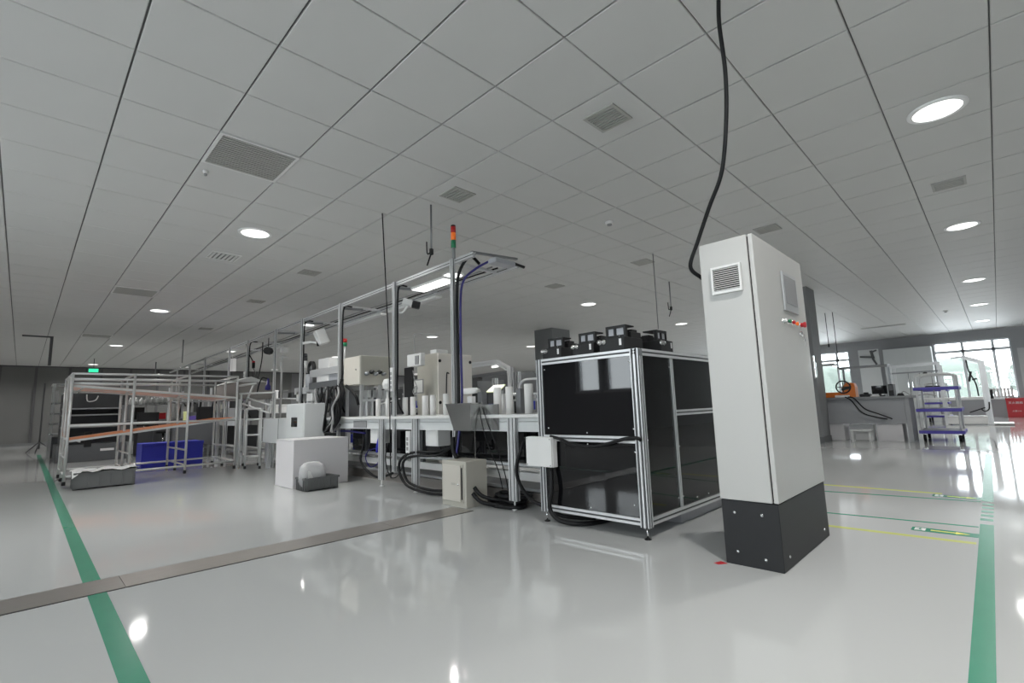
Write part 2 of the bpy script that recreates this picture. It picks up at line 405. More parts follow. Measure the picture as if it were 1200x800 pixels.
LBL = {(0.5,6.5): 'large lit round downlight above the roller rack, nearest of the left row',
 (0.5,16.1): 'lit round downlight second from the front in the left row', (0.5,26.7): 'small lit round downlight third from the front in the left row',
 (0.5,37.7): 'tiny lit round downlight at the far left near the grey partition',
 (5.5,-3.5): 'biggest glaring round downlight in the upper right of the ceiling', (11.7,-3.5): 'oval-looking round downlight below the glaring one at right',
 (19,-3.5): 'third round downlight down the right row', (25.3,-3.5): 'fourth round downlight down the right row towards the windows', (31.9,-3.5): 'fifth and smallest round downlight of the right row by the windows',
 (11.7,6.5): 'round downlight above the black cabinet beside the grey pillar', (19,6.5): 'small round downlight left of the tall white control cabinet',
 (5.5,6.5): 'round downlight behind the end of the overhead aluminium frame', (11.7,16.1): 'small round downlight above the beige electrical cabinets',
 (19,16.1): 'small round downlight just left of the grey pillar', (11.7,26.7): 'tiny round downlight beside the beige connector box'}
proto = None
for cx in (-5.5, 0.5, 5.5, 11.7, 19, 25.3, 31.9):
    for cy in (-3.5, 6.5, 16.1, 26.7, 37.7):
        lab = LBL.get((cx, cy), 'round ceiling downlight that other things hide or the frame leaves out')
        if proto is None: proto = downlight(lab); o = proto
        else: o = copy_tree(proto)
        o.location = (OX+cx*T, OY+cy*T, CZ); o['label'] = lab
def grille(ti, tj, sx, sy, n, along, label, group='air grilles in the ceiling', dark='grille_dark', m='grille_grey'):
    cx, cy = OX+ti*T, OY+tj*T
    r = thing('ceiling_grille', (cx, cy, CZ), label, 'air vent', group)
    b = 0.022; x0, x1, y0, y1 = cx-sx/2, cx+sx/2, cy-sy/2, cy+sy/2
    fm = 'white_plastic' if sx > 0.3 else m
    MB().box(x0, x1, y0, y0+b, CZ-0.01, CZ+0.01).box(x0, x1, y1-b, y1, CZ-0.01, CZ+0.01).box(x0, x0+b, y0+b, y1-b, CZ-0.01, CZ+0.01).box(x1-b, x1, y0+b, y1-b, CZ-0.01, CZ+0.01).build('frame', fm, r)
    MB().box(x0+b, x1-b, y0+b, y1-b, CZ+0.0, CZ+0.012).build('backing', dark, r)
    for k in range(n):
        if along == 'x':
            c = y0+b+(k+0.5)*(sy-2*b)/n; h = (sy-2*b)/n*0.29; MB().box(x0+b, x1-b, c-h, c+h, CZ-0.009, CZ+0.001).build('slat', m, r)
        else:
            c = x0+b+(k+0.5)*(sx-2*b)/n; h = (sx-2*b)/n*0.29; MB().box(c-h, c+h, y0+b, y1-b, CZ-0.009, CZ+0.001).build('slat', m, r)
    return r
grille(-0.5, 3.5, 0.595, 0.595, 16, 'x', 'large square ventilation grille nearest the upper left corner')
grille(-0.5, 13.5, 0.595, 0.595, 10, 'x', 'mid-distance full-tile ventilation grille in the left ceiling')
grille(-0.5, 23.5, 0.595, 0.595, 8, 'x', 'small far full-tile ventilation grille in the left ceiling')
grille(0.45, 8.5, 0.36, 0.36, 6, 'y', 'dark slotted diffuser just behind the large left downlight', m='white_plastic')
grille(2.47, -0.52, 0.27, 0.27, 8, 'y', 'small square grille in the ceiling centre near the hanging cable')
grille(2.43, 2.48, 0.27, 0.27, 6, 'y', 'small square grille above the red and green signal tower')
grille(2.46, 8.6, 0.27, 0.27, 5, 'y', 'small grille above the middle of the overhead aluminium frame')
grille(2.5, 12.8, 0.27, 0.27, 4, 'y', 'tiny grille beyond the overhead aluminium frame')
grille(2.58, 19.2, 0.27, 0.27, 4, 'y', 'faint farthest grille in the left ceiling')
grille(8.59, -3.45, 0.27, 0.27, 5, 'y', 'grey grille between the two largest right downlights')
grille(8.48, -0.54, 0.27, 0.27, 5, 'y', 'yellowish grille just above the tall control cabinet')
grille(8.55, 2.49, 0.27, 0.27, 4, 'y', 'pale grille right of the smoke detector')
grille(8.67, 5.55, 0.27, 0.27, 4, 'y', 'pale grille above the round downlight in the centre')
grille(29.5, 0.3, 0.22, 1.15, 3, 'y', 'long dark slot grille in the far right ceiling')
def detector(u, v, label, r=0.05):
    p = PZ(u, v, CZ); t = thing('smoke_detector', (p.x, p.y, CZ), label, 'smoke detector', 'smoke detectors on the ceiling')
    MB().lathe([(r, 0.0), (r, -0.015), (r*0.85, -0.028)], p, 20).lathe([(r*0.85, -0.028), (0.0005, -0.028)], p, 20).build('base', 'white_plastic', t)
    MB().lathe([(r*0.6, -0.027), (r*0.55, -0.045), (0.0005, -0.05)], p, 16).build('sensor', 'cable_grey', t)
detector(714, 260, 'white smoke detector left of the hanging black cable')
detector(241, 200, 'tiny round sensor beside the large left grille', 0.022)
detector(1108, 364, 'tiny white sensor high over the windows', 0.05)

# ------------------------------------------------------------------ floor markings
def tape(poly, m, label, cat='floor tape', group=None, z=0.0012):
    return single(MB().prism([(a, b) for a, b in poly], 0.0002, z), 'floor_tape', m, label, cat, group)
tape([(0.285, 0.5), (0.36, 0.5), (0.435, 18.5), (0.36, 18.5)], 'green_tape', 'long green floor line running down the left aisle')
tape([(0.9, 0.098), (0.9, 0.158), (4.55, 0.188), (4.55, 0.122)], 'green_tape', 'broad green floor line at the right edge in front')
for k in range(5):
    x = 4.68+k*0.16
    tape([(x, 0.125), (x+0.075, 0.125), (x+0.075, 0.19), (x, 0.19)], 'green_tape', ('nearest', 'second', 'middle', 'fourth', 'farthest')[k]+' short green dash of the crossing marks at the right floor line', group='green crossing dashes')
tape([(5.5, 0.127), (5.5, 0.195), (9.6, 0.235), (9.6, 0.165)], 'green_tape', 'far green floor line beyond the crossing dashes')
tape([(3.935, 0.192), (3.985, 0.192), (3.945, 1.25), (3.895, 1.25)], 'yellow_tape', 'near yellow floor line beside the control cabinet')
tape([(4.425, 0.192), (4.455, 0.192), (4.345, 1.35), (4.315, 1.35)], 'green_tape', 'near thin green floor line beside the control cabinet')
tape([(5.44, 0.20), (5.475, 0.20), (5.30, 1.6), (5.265, 1.6)], 'green_tape', 'far thin green floor line behind the control cabinet')
tape([(5.69, 0.45), (5.75, 0.45), (5.75, 1.7), (5.69, 1.7)], 'yellow_tape', 'far faint yellow floor line behind the control cabinet')
def floor_sign(xc, label):
    t = thing('floor_sign', (xc, 0.34, 0), label, 'floor sign', 'green exit arrows on the floor')
    MB().prism([(xc-0.055, 0.185), (xc+0.055, 0.185), (xc+0.055, 0.49), (xc+0.045, 0.505), (xc-0.045, 0.505), (xc-0.055, 0.49)], 0.0002, 0.0014).build('strip', 'green_tape', t)
    MB().prism([(xc-0.012, 0.41), (xc+0.012, 0.41), (xc+0.012, 0.29), (xc+0.03, 0.29), (xc, 0.225), (xc-0.03, 0.29), (xc-0.012, 0.29)], 0.0014, 0.002).build('arrow', 'yellow_bright', t)
    p = MB().box(xc-0.036, xc+0.036, 0.435, 0.49, 0.0014, 0.0018); p.build('pictogram_field', 'white_print', t)
    g = MB()
    g.box(xc+0.016, xc+0.028, 0.456, 0.468, 0.0018, 0.0021).bar((xc+0.014, 0.462, 0.0019), (xc-0.008, 0.466, 0.0019), 0.008, 0.0004)
    g.bar((xc-0.008, 0.466, 0.0019), (xc-0.028, 0.452, 0.0019), 0.007, 0.0004).bar((xc-0.008, 0.466, 0.0019), (xc-0.026, 0.478, 0.0019), 0.007, 0.0004).bar((xc+0.008, 0.463, 0.0019), (xc-0.004, 0.446, 0.0019), 0.006, 0.0004)
    g.build('pictogram', 'green_tape', t)
floor_sign(4.17, 'near green floor strip with yellow arrow and white pictogram')
floor_sign(5.60, 'far green floor strip with yellow arrow at the right line')
# steel cover strip across the aisle
st = thing('steel_cover_strip', (0, 3.47, 0), 'flat steel channel cover strip crossing the floor at left', 'cover plate')
for k in range(5):
    x0 = -4.35+k*1.6; x1 = min(x0+1.597, 2.78)
    a = lambda x: 3.355-0.022*max(0, x)-0.002
    MB().prism([(x0, a(x0)), (x1, a(x1)), (x1, a(x1)+0.265), (x0, a(x0)+0.265)], 0.0003, 0.004).build('plate', 'steel_plate', st)
    MB().prism([(x0, a(x0)-0.007), (x1, a(x1)-0.007), (x1, a(x1)), (x0, a(x0))], 0.0002, 0.0012).build('joint', 'black_gap', st)
tape([(2.735, 1.135), (2.75, 1.175), (2.70, 1.195), (2.69, 1.165)], 'red', 'scrap of red tape under the cabinet corner')

# ================================================================== CONTROL CABINET
cx0, cx1, cy0, cy1, ch = 2.745, 3.665, 0.852, 1.150, 1.772
cc = thing('control_cabinet', (3.2, 1.0, 0), 'tall white control cabinet on a black plinth with buttons and screen', 'control cabinet')
MB().box(cx0, cx1, cy0+0.032, cy1, 0.335, ch).build('body', 'cab_white', cc, 0.005, 2)
MB().box(cx0+0.014, cx1-0.014, cy0+0.02, cy0+0.034, 0.345, ch-0.012).build('door_seal', 'black_gap', cc)
cdoor = MB().box(cx0, cx1, cy0, cy0+0.024, 0.337, ch-0.002).build('door', 'cab_white', cc, 0.004, 2)
pl = MB().box(cx0+0.004, cx1-0.004, cy0+0.006, cy1-0.004, 0.0, 0.333).build('plinth', 'plinth_black', cc, 0.003)
for y, z in ((cy1-0.07, 0.27), (cy0+0.09, 0.27), (cy1-0.07, 0.07), (cy0+0.09, 0.05)):
    MB().lathe([(0.009, 0), (0.008, -0.004), (0.0005, -0.006)], (cx0+0.004, y, z), 10, 'x').build('screw', 'chrome', pl)
for x, z in ((3.55, 0.06), (2.85, 0.06)):
    MB().lathe([(0.008, 0), (0.007, -0.004), (0.0005, -0.005)], (x, cy0+0.006, z), 10, 'y').build('screw', 'chrome', pl)
# louvred filter on the side
q = [PX(u, v, cx0) for u, v in ((834.4, 315), (868.4, 307.6), (871, 340), (836, 346.4))]
ya, yb = 0.5*(q[0].y+q[3].y), 0.5*(q[1].y+q[2].y); za, zb = 0.5*(q[2].z+q[3].z), 0.5*(q[0].z+q[1].z)
lv = MB().box(cx0-0.006, cx0, yb, ya, za, zb).build('filter_louvre', 'cab_white', cc)
f = 0.010
MB().box(cx0-0.020, cx0-0.006, ya-f, ya, za, zb).box(cx0-0.020, cx0-0.006, yb, yb+f, za, zb).box(cx0-0.020, cx0-0.006, yb+f, ya-f, za, za+f*1.6).box(cx0-0.020, cx0-0.006, yb+f, ya-f, zb-f*1.2, zb).build('louvre_frame', 'white_plastic', lv)
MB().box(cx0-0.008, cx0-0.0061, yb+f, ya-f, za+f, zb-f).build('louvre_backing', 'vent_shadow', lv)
n = 11
for k in range(n):
    z = za+f*1.6+(k+0.55)*(zb-za-2.8*f)/n; h = (zb-za-2.8*f)/n
    MB().prism([(cx0-0.008, z+h*0.30), (cx0-0.019, z-h*0.10), (cx0-0.019, z-h*0.34), (cx0-0.008, z+h*0.06)], yb+f, ya-f, 'xz').build('slat', 'white_plastic', lv)
# operator screen
q = [PY(u, v, cy0) for u, v in ((914, 317), (930.5, 327), (934, 370), (918, 362))]
xa, xb = 0.5*(q[0].x+q[3].x), 0.5*(q[1].x+q[2].x); za, zb = q[2].z*0.5+q[3].z*0.5, q[0].z*0.5+q[1].z*0.5
hm = MB().box(xa, xb, cy0-0.012, cy0, za, zb).build('operator_screen', 'hmi_frame', cc, 0.004, 2)
MB().box(xa+0.022, xb-0.022, cy0-0.0135, cy0-0.012, za+0.045, zb-0.022).build('display', 'hmi_screen', hm)
# buttons
for (u, v, m, rr, dd) in ((917.5, 376, 'white_plastic', 0.012, 0.020), (923, 376.5, 'green_lens', 0.012, 0.020), (928, 378, 'red', 0.012, 0.018), (932, 379.5, 'orange_lens', 0.012, 0.018), (937.5, 381, 'red', 0.018, 0.034)):
    p = PY(u, v, cy0)
    b = MB().lathe([(0.0155, 0), (0.0155, -0.005), (0.0005, -0.006)], (p.x, cy0, p.z), 16, 'y').build('push_button', 'chrome', cc)
    MB().lathe([(rr*0.8, -0.004), (rr*0.8, -dd*0.6), (rr, -dd*0.65), (rr, -dd), (0.0005, -dd-0.002)], (p.x, cy0, p.z), 16, 'y').build('button_cap', m, b)
p = PY(938, 393, cy0)
ks = MB().lathe([(0.015, 0), (0.015, -0.012), (0.0005, -0.013)], (p.x, cy0, p.z+0.01), 14, 'y').build('key_switch', 'chrome', cc)
kk = MB().tube([(p.x+0.016*math.cos(a), cy0-0.018-0.004*math.sin(a), p.z-0.012+0.016*math.sin(a)) for a in [i*math.pi/6 for i in range(13)]], 0.0016, 6, 1)
kk.build('key_ring', 'chrome', ks)
MB().box(p.x+0.008, p.x+0.016, cy0-0.020, cy0-0.018, p.z-0.075, p.z-0.025).cyl((p.x+0.012, cy0-0.020, p.z-0.03), (p.x+0.012, cy0-0.018, p.z-0.03), 0.011, 12).build('key', 'chrome', ks)
p = PY(953.5, 430, cy0)
MB().box(p.x-0.012, p.x+0.012, cy0-0.008, cy0, p.z-0.075, p.z+0.075).box(p.x-0.007, p.x+0.007, cy0-0.016, cy0-0.008, p.z-0.07, p.z+0.03).build('door_handle', 'chrome', cdoor)
# thick black cable from the ceiling
cp = [PZ(842, 0, CZ)]; cp[0].z = CZ
for t, (u, v) in enumerate(((843, 30), (850, 85), (851, 140), (846, 200), (831, 243), (818, 282))): cp.append(PR(u, v, 2.66+0.06*t))
cp += [Vector((2.73, 1.20, 1.66)), Vector((2.80, 1.175, 1.60)), Vector((2.83, 1.152, 1.58))]
single(MB().tube(cp, 0.0115, 10, 8), 'hanging_cable', 'black_rubber', 'thick black cable dropping from the ceiling to the control cabinet', 'cable')

# ================================================================== BLACK ENCLOSURE
ex0, ex1, ey0, ey1, eh, ez = 2.86, 4.35, 1.665, 2.575, 1.232, 0.075
en = thing('machine_enclosure', (3.6, 2.1, 0), 'black glossy panelled machine enclosure in an aluminium profile frame', 'machine enclosure')
W = 0.06; h = W/2
for x, y in ((ex0, ey0), (ex0, ey1), (ex1, ey0), (ex1, ey1)):
    xx = x+h if x == ex0 else x-h; yy = y+h if y == ey0 else y-h
    extrusion('corner_post', en, (xx, yy, ez), (xx, yy, eh), W, slots=2)
    ft = MB().cyl((xx, yy, 0.008), (xx, yy, ez), 0.007, 8).build('levelling_foot', 'chrome', en)
    MB().lathe([(0.0005, 0), (0.022, 0), (0.022, 0.005), (0.010, 0.012), (0.0005, 0.012)], (xx, yy, 0), 14).build('foot_pad', 'black_rubber', ft)
R = 0.045; g = R/2
for z in (ez+0.035, 0.628, eh-g):
    for x in (ex0+g, ex1-g):
        if z == 0.628 and x != ex0+g: pass
        extrusion('side_rail', en, (x, ey0+W, z), (x, ey1-W, z), R)
for z in (ez+0.035, eh-g):
    for y in (ey0+g, ey1-g): extrusion('end_rail', en, (ex0+W, y, z), (ex1-W, y, z), R)
extrusion('mid_post', en, (3.345, ey0+0.02, ez+0.058), (3.345, ey0+0.02, eh-R), 0.03)
extrusion('end_rail', en, (3.36, ey0+0.02, 0.79), (ex1-W, ey0+0.02, 0.79), 0.04)
MB().box(ex0+0.01, ex1-0.01, ey0+0.01, ey1-0.01, eh-0.004, eh+0.003).build('top_plate', 'alu_dark', en)
for za, zb in ((ez+0.055, 0.607), (0.649, eh-R)):
    MB().box(ex0+0.010, ex0+0.016, ey0+W-0.004, ey1-W+0.004, za, zb).build('panel', 'acrylic', en)
for xa, xb, za, zb in ((ex0+W, 3.332, ez+0.055, eh-R), (3.358, ex1-W, ez+0.055, 0.772), (3.358, ex1-W, 0.808, eh-R)):
    MB().box(xa, xb, ey0+0.014, ey0+0.019, za, zb).build('panel', 'smoked', en)
MB().box(ex0+W, ex1-W, ey1-0.02, ey1-0.015, ez+0.05, eh-R).build('panel', 'acrylic', en)
MB().box(ex1-0.02, ex1-0.015, ey0+W, ey1-W, ez+0.05, eh-R).build('panel', 'acrylic', en)
MB().box(ex0+0.02, ex1-0.02, ey0+0.02, ey1-0.02, ez+0.02, ez+0.03).build('floor_pan', 'alu_dark', en)
MB().box(3.42, ex1+0.2, ey0+0.06, ey1-0.1, 0.0, 0.088).build('base_plinth', 'gauge', en, 0.003)
for y, z in ((ey0+0.10, 0.21), (ey1-0.10, 0.18), (ey0+0.07, 0.55), (ey0+0.45, 0.59), (ey1-0.1, 0.70), (ey0+0.07, 0.70), (ey0+0.45, 0.67), (ey0+0.45, ez+0.08), (ey0+0.07, 1.15), (ey1-0.08, 1.15)):
    MB().lathe([(0.007, 0), (0.006, -0.005), (0.0005, -0.006)], (ex0+0.010, y, z), 8, 'x').build('bolt', 'chrome', en)
for x, z in ((2.935, 0.30), (2.935, 0.62), (2.935, 1.12), (3.31, 1.12), (3.31, 0.20), (3.38, 0.20), (3.38, 0.55), (3.6, 0.16), (3.8, 0.16)):
    MB().lathe([(0.006, 0), (0.005, -0.005), (0.0005, -0.006)], (x, ey0+0.013, z), 8, 'y').build('bolt', 'chrome', en)
cap = MB().box(ex0+0.004, ex0+W-0.004, ey0-0.003, ey0, eh-0.05, eh-0.004)
cap.build('corner_cap', 'alu_dark', en)
for dy in (0.014, 0.032):
    for dz in (0.014, 0.032): MB().lathe([(0.006, 0), (0.006, -0.003), (0.0005, -0.004)], (ex0-0.0005, ey0+0.006+dy, eh-dz), 8, 'x').build('bolt', 'black_plastic', en)
# gripper head seen through the smoked panel
gr = thing('gripper_head', (3.75, 1.95, 0.145), 'white and chrome gripper head behind the smoked end panel', 'gripper')
MB().cyl((3.78, 1.98, 0.145), (3.78, 1.98, 0.95), 0.035, 14).build('column', 'dark_machine', gr)
MB().cbox((3.78, 1.92, 1.02), (0.10, 0.12, 0.14)).build('body', 'white_plastic', gr, 0.012, 2)
MB().tube([(3.75, 1.86, 1.10), (3.71, 1.80, 1.13), (3.66, 1.80, 1.07), (3.68, 1.82, 0.98)], 0.010, 8).build('air_line', 'chrome', gr)
for dx in (-0.03, 0.03): MB().bar((3.74+dx, 1.88, 0.98), (3.735+dx*1.6, 1.84, 0.87), 0.016, 0.03).build('finger', 'chrome', gr)
MB().lathe([(0.02, 0), (0.02, 0.06), (0.0005, 0.062)], (3.70, 1.86, 1.09), 12).build('nozzle', 'chrome', gr)
MB().lathe([(0.02, 0), (0.02, 0.06), (0.0005, 0.062)], (3.79, 1.86, 1.10), 12).build('nozzle', 'chrome', gr)
# black modules on top
def module(name, x, y, label, s=1.0, rz=0.0):
    z = eh+0.003
    t = thing(name, (0, 0, 0), label, 'machine module', 'black modules on top of the enclosure')
    MB().box(-0.11, 0.12, -0.095, 0.095, 0, 0.085).build('base_block', 'black_plastic', t, 0.004)
    MB().box(0.0, 0.12, -0.085, 0.085, 0.085, 0.125).box(0.03, 0.10, -0.07, 0.0, 0.125, 0.145).build('rear_block', 'black_plastic', t, 0.003)
    fr = MB().box(-0.07, -0.045, -0.085, 0.065, 0.085, 0.102).box(-0.07, -0.045, -0.085, 0.065, 0.148, 0.166).box(-0.07, -0.045, -0.085, -0.07, 0.102, 0.148).box(-0.07, -0.045, -0.012, 0.004, 0.102, 0.148).box(-0.07, -0.045, 0.05, 0.065, 0.102, 0.148).build('window_frame', 'black_plastic', t)
    MB().box(-0.06, -0.055, -0.07, -0.012, 0.102, 0.148).box(-0.06, -0.055, 0.004, 0.05, 0.102, 0.148).build('window', 'gauge', fr)
    MB().box(-0.05, 0.05, -0.08, 0.06, 0.158, 0.168).build('cover', 'black_plastic', t, 0.003)
    for yy in (0.055, 0.088):
        MB().lathe([(0.018, 0), (0.018, -0.010), (0.010, -0.012), (0.010, -0.020), (0.0005, -0.021)], (-0.11, yy, 0.062), 16, 'x').build('knob', 'chrome', t)
    MB().box(-0.1115, -0.11, -0.075, -0.058, 0.03, 0.072).build('sticker', 'white_print', t)
    for xx, yy in ((0.02, -0.06), (0.09, 0.05), (0.06, 0.06), (-0.09, -0.05)): MB().lathe([(0.005, 0), (0.005, 0.006), (0.0005, 0.007)], (xx, yy, 0.125 if xx > 0 else 0.085), 8).build('screw', 'chrome', t)
    MB().tube([(0.12, 0.02, 0.05), (0.15, 0.03, 0.07), (0.17, 0.06, 0.03), (0.16, 0.09, 0.010)], 0.008, 6).build('lead', 'black_rubber', t)
    t.location = (x, y, z); t.scale = (s, s, s); t.rotation_euler.z = rz
    return t
module('black_module', 3.02, 2.45, 'leftmost black module on top of the enclosure with two chrome knobs')
module('black_module', 3.00, 2.13, 'second black module from the left on top of the enclosure')
module('black_module', 2.99, 1.87, 'large black module at the front corner on top of the enclosure', 1.08)
module('black_module', 3.33, 1.80, 'rightmost black module on top of the enclosure, set back', 1.0, math.radians(90))
bx = thing('small_device', (3.06, 2.58-0.03, eh+0.003), 'small grey box with a blue top at the enclosure rear corner', 'device')
bx.location = (3.20, 2.52, eh+0.003); OFF[bx.name] = Vector(bx.location)
MB().cbox((3.20, 2.52, eh+0.04), (0.09, 0.07, 0.074)).build('case', 'mid_grey', bx, 0.004)
MB().cbox((3.20, 2.52, eh+0.087), (0.09, 0.07, 0.02)).build('lid', 'blue_plastic', bx, 0.004)
# white junction box on the post + hoses
q = [PX(u, v, 2.79) for u, v in ((616, 511), (646, 512), (648, 547), (618, 547))]
jy0, jy1 = q[1].y, q[0].y; jz0, jz1 = 0.415, 0.637
jb = thing('junction_box', (2.825, (jy0+jy1)/2, jz0), 'white junction box fixed to the left post of the black enclosure', 'junction box')
MB().box(2.80, 2.855, jy0, jy1, jz0, jz1).build('body', 'white_plastic', jb, 0.006, 2)
MB().box(2.785, 2.80, jy0+0.002, jy1-0.002, jz0+0.002, jz1-0.002).build('lid', 'white_plastic', jb, 0.005, 2)
for y in (jy0+0.015, jy1-0.015):
    for z in (jz0+0.015, jz1-0.015): MB().lathe([(0.005, 0), (0.005, -0.002), (0.0005, -0.003)], (2.785, y, z), 8, 'x').build('screw', 'mid_grey', jb)
MB().cyl((2.83, jy0+0.05, jz0-0.022), (2.83, jy0+0.05, jz0), 0.014, 12).build('gland', 'black_plastic', jb)
single(MB().tube([(2.83, jy0+0.05, jz0-0.022), (2.815, jy0+0.04, 0.25), (2.81, jy0+0.06, 0.12), (2.825, jy0+0.0, 0.045), (2.87, jy0-0.10, 0.022), (2.98, jy0-0.2, 0.018), (3.2, jy0-0.25, 0.018)], 0.016, 10), 'conduit', 'black_rubber', 'black conduit dropping from the white junction box to the floor', 'conduit')
single(MB().tube([PX(645, 511, 2.82), PX(658, 515, 2.815), PX(672, 521, 2.80), PX(695, 523, 2.80), PX(715, 519, 2.80), PX(732, 514, 2.81), PX(746, 513, 2.835), PX(751, 516, 2.852)], 0.0115, 10), 'conduit', 'black_rubber', 'black conduit sagging across the middle rail of the enclosure', 'conduit')
single(MB().tube([Vector((3.09, 2.93, 0.60)), Vector((3.02, 2.93, 0.50)), PX(605, 550, 3.0), PX(610, 568, 2.97), PX(622, 585, 2.94), PX(640, 594, 2.9), (2.93, 2.42, 0.045), (3.1, 2.25, 0.022)], 0.015, 10), 'conduit', 'black_rubber', 'black conduit looping from the line table to under the enclosure', 'conduit')

# ================================================================== ASSEMBLY LINE TABLE
lt = thing('line_table', (3.4, 5.2, 0), 'long white assembly line table with aluminium legs and two-part front beam', 'table')
ly0, ly1 = 2.66, 9.2
MB().box(3.02, 3.80, ly0, ly1, 0.775, 0.805).build('table_top', 'white_plastic', lt, 0.003)
MB().box(3.06, 3.12, ly0, ly1, 0.742, 0.7745).build('front_beam', 'cab_blue', lt, 0.003)
MB().box(3.055, 3.12, ly0+0.02, ly1, 0.655, 0.739).build('front_beam', 'cab_blue', lt, 0.003)
MB().box(3.70, 3.78, ly0, ly1, 0.655, 0.7745).build('rear_beam', 'cab_blue', lt)
MB().box(3.055, 3.14, ly0-0.035, ly0+0.018, 0.64, 0.75).build('end_block', 'dark_grey', lt)
def leg(y, w=0.09):
    L = extrusion('leg', lt, (3.03, y, 0.075), (3.03, y, 0.774), w/2, w)
    MB().cyl((3.03, y, 0.008), (3.03, y, 0.076), 0.007, 8).lathe([(0.0005, 0), (0.024, 0), (0.024, 0.006), (0.009, 0.014), (0.0005, 0.014)], (3.03, y, 0.0005), 14).build('foot', 'white_plastic', L)
for y in (3.03, 4.52, 5.22, 7.4, 8.9): leg(y)
for y in (3.1, 4.5, 6.0, 7.5, 8.9): MB().prof((3.74, y, 0.0), (3.74, y, 0.655), 0.06).build('leg', 'alu', lt)
MB().cyl((3.30, 2.75, 0.335), (3.30, 9.0, 0.325), 0.02, 12).build('lower_pipe', 'alu', lt)
MB().box(3.28, 3.36, 2.75, 9.0, 0.20, 0.275).build('lower_beam', 'white_plastic', lt, 0.004)
MB().box(3.25, 3.75, 2.75, 9.0, 0.12, 0.145).build('lower_shelf', 'mid_grey', lt)
MB().box(3.30, 3.72, 2.8, 9.0, 0.0, 0.10).build('base_rail', 'brown_grey', lt)
for y0, y1 in ((2.75, 4.1), (4.12, 5.3), (5.32, 6.9)):
    MB().box(3.52, 3.53, y0, y1, 0.29, 0.65).build('back_panel', 'acrylic', lt)
for y in (3.35, 4.8, 6.1): MB().prof((3.32, y, 0.275), (3.32, y, 0.655), 0.045).build('inner_post', 'alu_dark', lt)
for y, zz, d in ((5.50, 0.48, 0.2), (4.31, 0.485, 0.22)):
    t = thing('drive_box', (3.17, y, zz), 'white drive box under the table behind the left leg' if y > 5 else 'white drive box under the table beside the floor cabinet', 'control box')
    MB().box(3.09, 3.26, y-d/2, y+d/2, zz, 0.6545).build('case', 'white_plastic', t, 0.004)
    MB().box(3.085, 3.09, y-d/2+0.012, y+d/2-0.012, zz+0.012, 0.645).build('cover', 'white_plastic', t)
q = PX(412, 493, 3.02); q2 = PX(427, 501, 3.02)
single(MB().box(3.046, 3.054, q2.y, q.y, q2.z, q.z), 'name_plate', 'mid_grey', 'blank grey plate on the front beam of the line table', 'plate', bevel=0.002)
# rolls standing on the table
def roll(x, y, label, r=0.033, hgt=0.205):
    t = thing('white_roll', (x, y, 0.806), label, 'roll', 'white rolls standing on the line table')
    MB().lathe([(r*0.35, 0.0), (r, 0.0), (r, hgt-0.004), (r-0.004, hgt), (r*0.42, hgt), (r*0.35, hgt-0.01), (r*0.35, 0.0)], (x, y, 0.806), 18).build('sleeve', 'roll_white', t)
    MB().lathe([(r*0.34, hgt-0.02), (r*0.22, hgt-0.02), (r*0.22, 0.002)], (x, y, 0.806), 12).build('core', 'cable_grey', t)
rl = [(443, 0.030, 0.20, 'first'), (454.5, 0.030, 0.20, 'second'), (475, 0.032, 0.20, 'third'), (484, 0.031, 0.20, 'fourth'), (498.5, 0.035, 0.205, 'fifth'), (507.5, 0.032, 0.205, 'sixth'), (523, 0.032, 0.21, 'seventh')]
for u, r, hh, nm in rl:
    p = PX(u, 487, 3.16); roll(3.16, p.y, nm+' white roll from the left on the line table', r, hh+0.015)
for u, r, hh, nm in ((583.5, 0.037, 0.25, 'white roll just right of the steel hopper'), (597.5, 0.034, 0.25, 'white roll directly above the right table leg'), (620.5, 0.040, 0.262, 'white roll touching the black enclosure post')):
    p = PX(u, 487, 3.16); roll(3.16, p.y, nm, r, hh)
for u, v0, v1 in ((565, 459, 482), (590.5, 462, 485), (610, 455, 486)):
    p = PX(u, v0, 3.34); single(MB().box(3.30, 3.38, p.y-0.03, p.y+0.03, 0.806, p.z), 'guide_block', 'alu_dark' if u != 590.5 else 'white_plastic',
       {565: 'narrow grey guide block behind the steel hopper', 590.5: 'white guide block between the two right rolls', 610: 'dark grey guide block left of the last white roll'}[u], 'guide block', bevel=0.003)
p = PX(552, 468, 3.1); single(MB().box(3.08, 3.13, p.y-0.035, p.y+0.035, 0.806, 0.985), 'carton', 'paper', 'small white carton standing behind the steel hopper', 'carton', bevel=0.002)
# stainless hopper hanging on the beam
hp = thing('steel_hopper', (2.93, 3.55, 0.655), 'brushed stainless steel hopper hanging on the front beam', 'hopper')
a0, a1 = PX(522, 473, 2.90).y, PX(551, 473, 2.90).y; b0 = PX(532, 505, 2.90).y
zt, zb = 0.915, 0.665
vs = [(2.90, a0, zt), (2.90, a1, zt), (3.05, a1, zt), (3.05, a0, zt), (2.90, b0, zb), (2.90, a1, zb), (3.05, a1, zb), (3.05, b0, zb)]
MB().add(vs, [(0, 4, 5, 1), (1, 5, 6, 2), (2, 6, 7, 3), (3, 7, 4, 0), (4, 7, 6, 5)]).build('bin', 'stainless', hp)
MB().bar((2.90, a0, zt), (2.90, a1, zt), 0.008).bar((2.90, a0, zt), (3.05, a0, zt), 0.008).bar((2.90, a1, zt), (3.05, a1, zt), 0.008).build('rim', 'chrome', hp)
MB().box(3.045, 3.053, a1-0.22, a1, zb, 0.90).build('back_plate', 'stainless', hp)

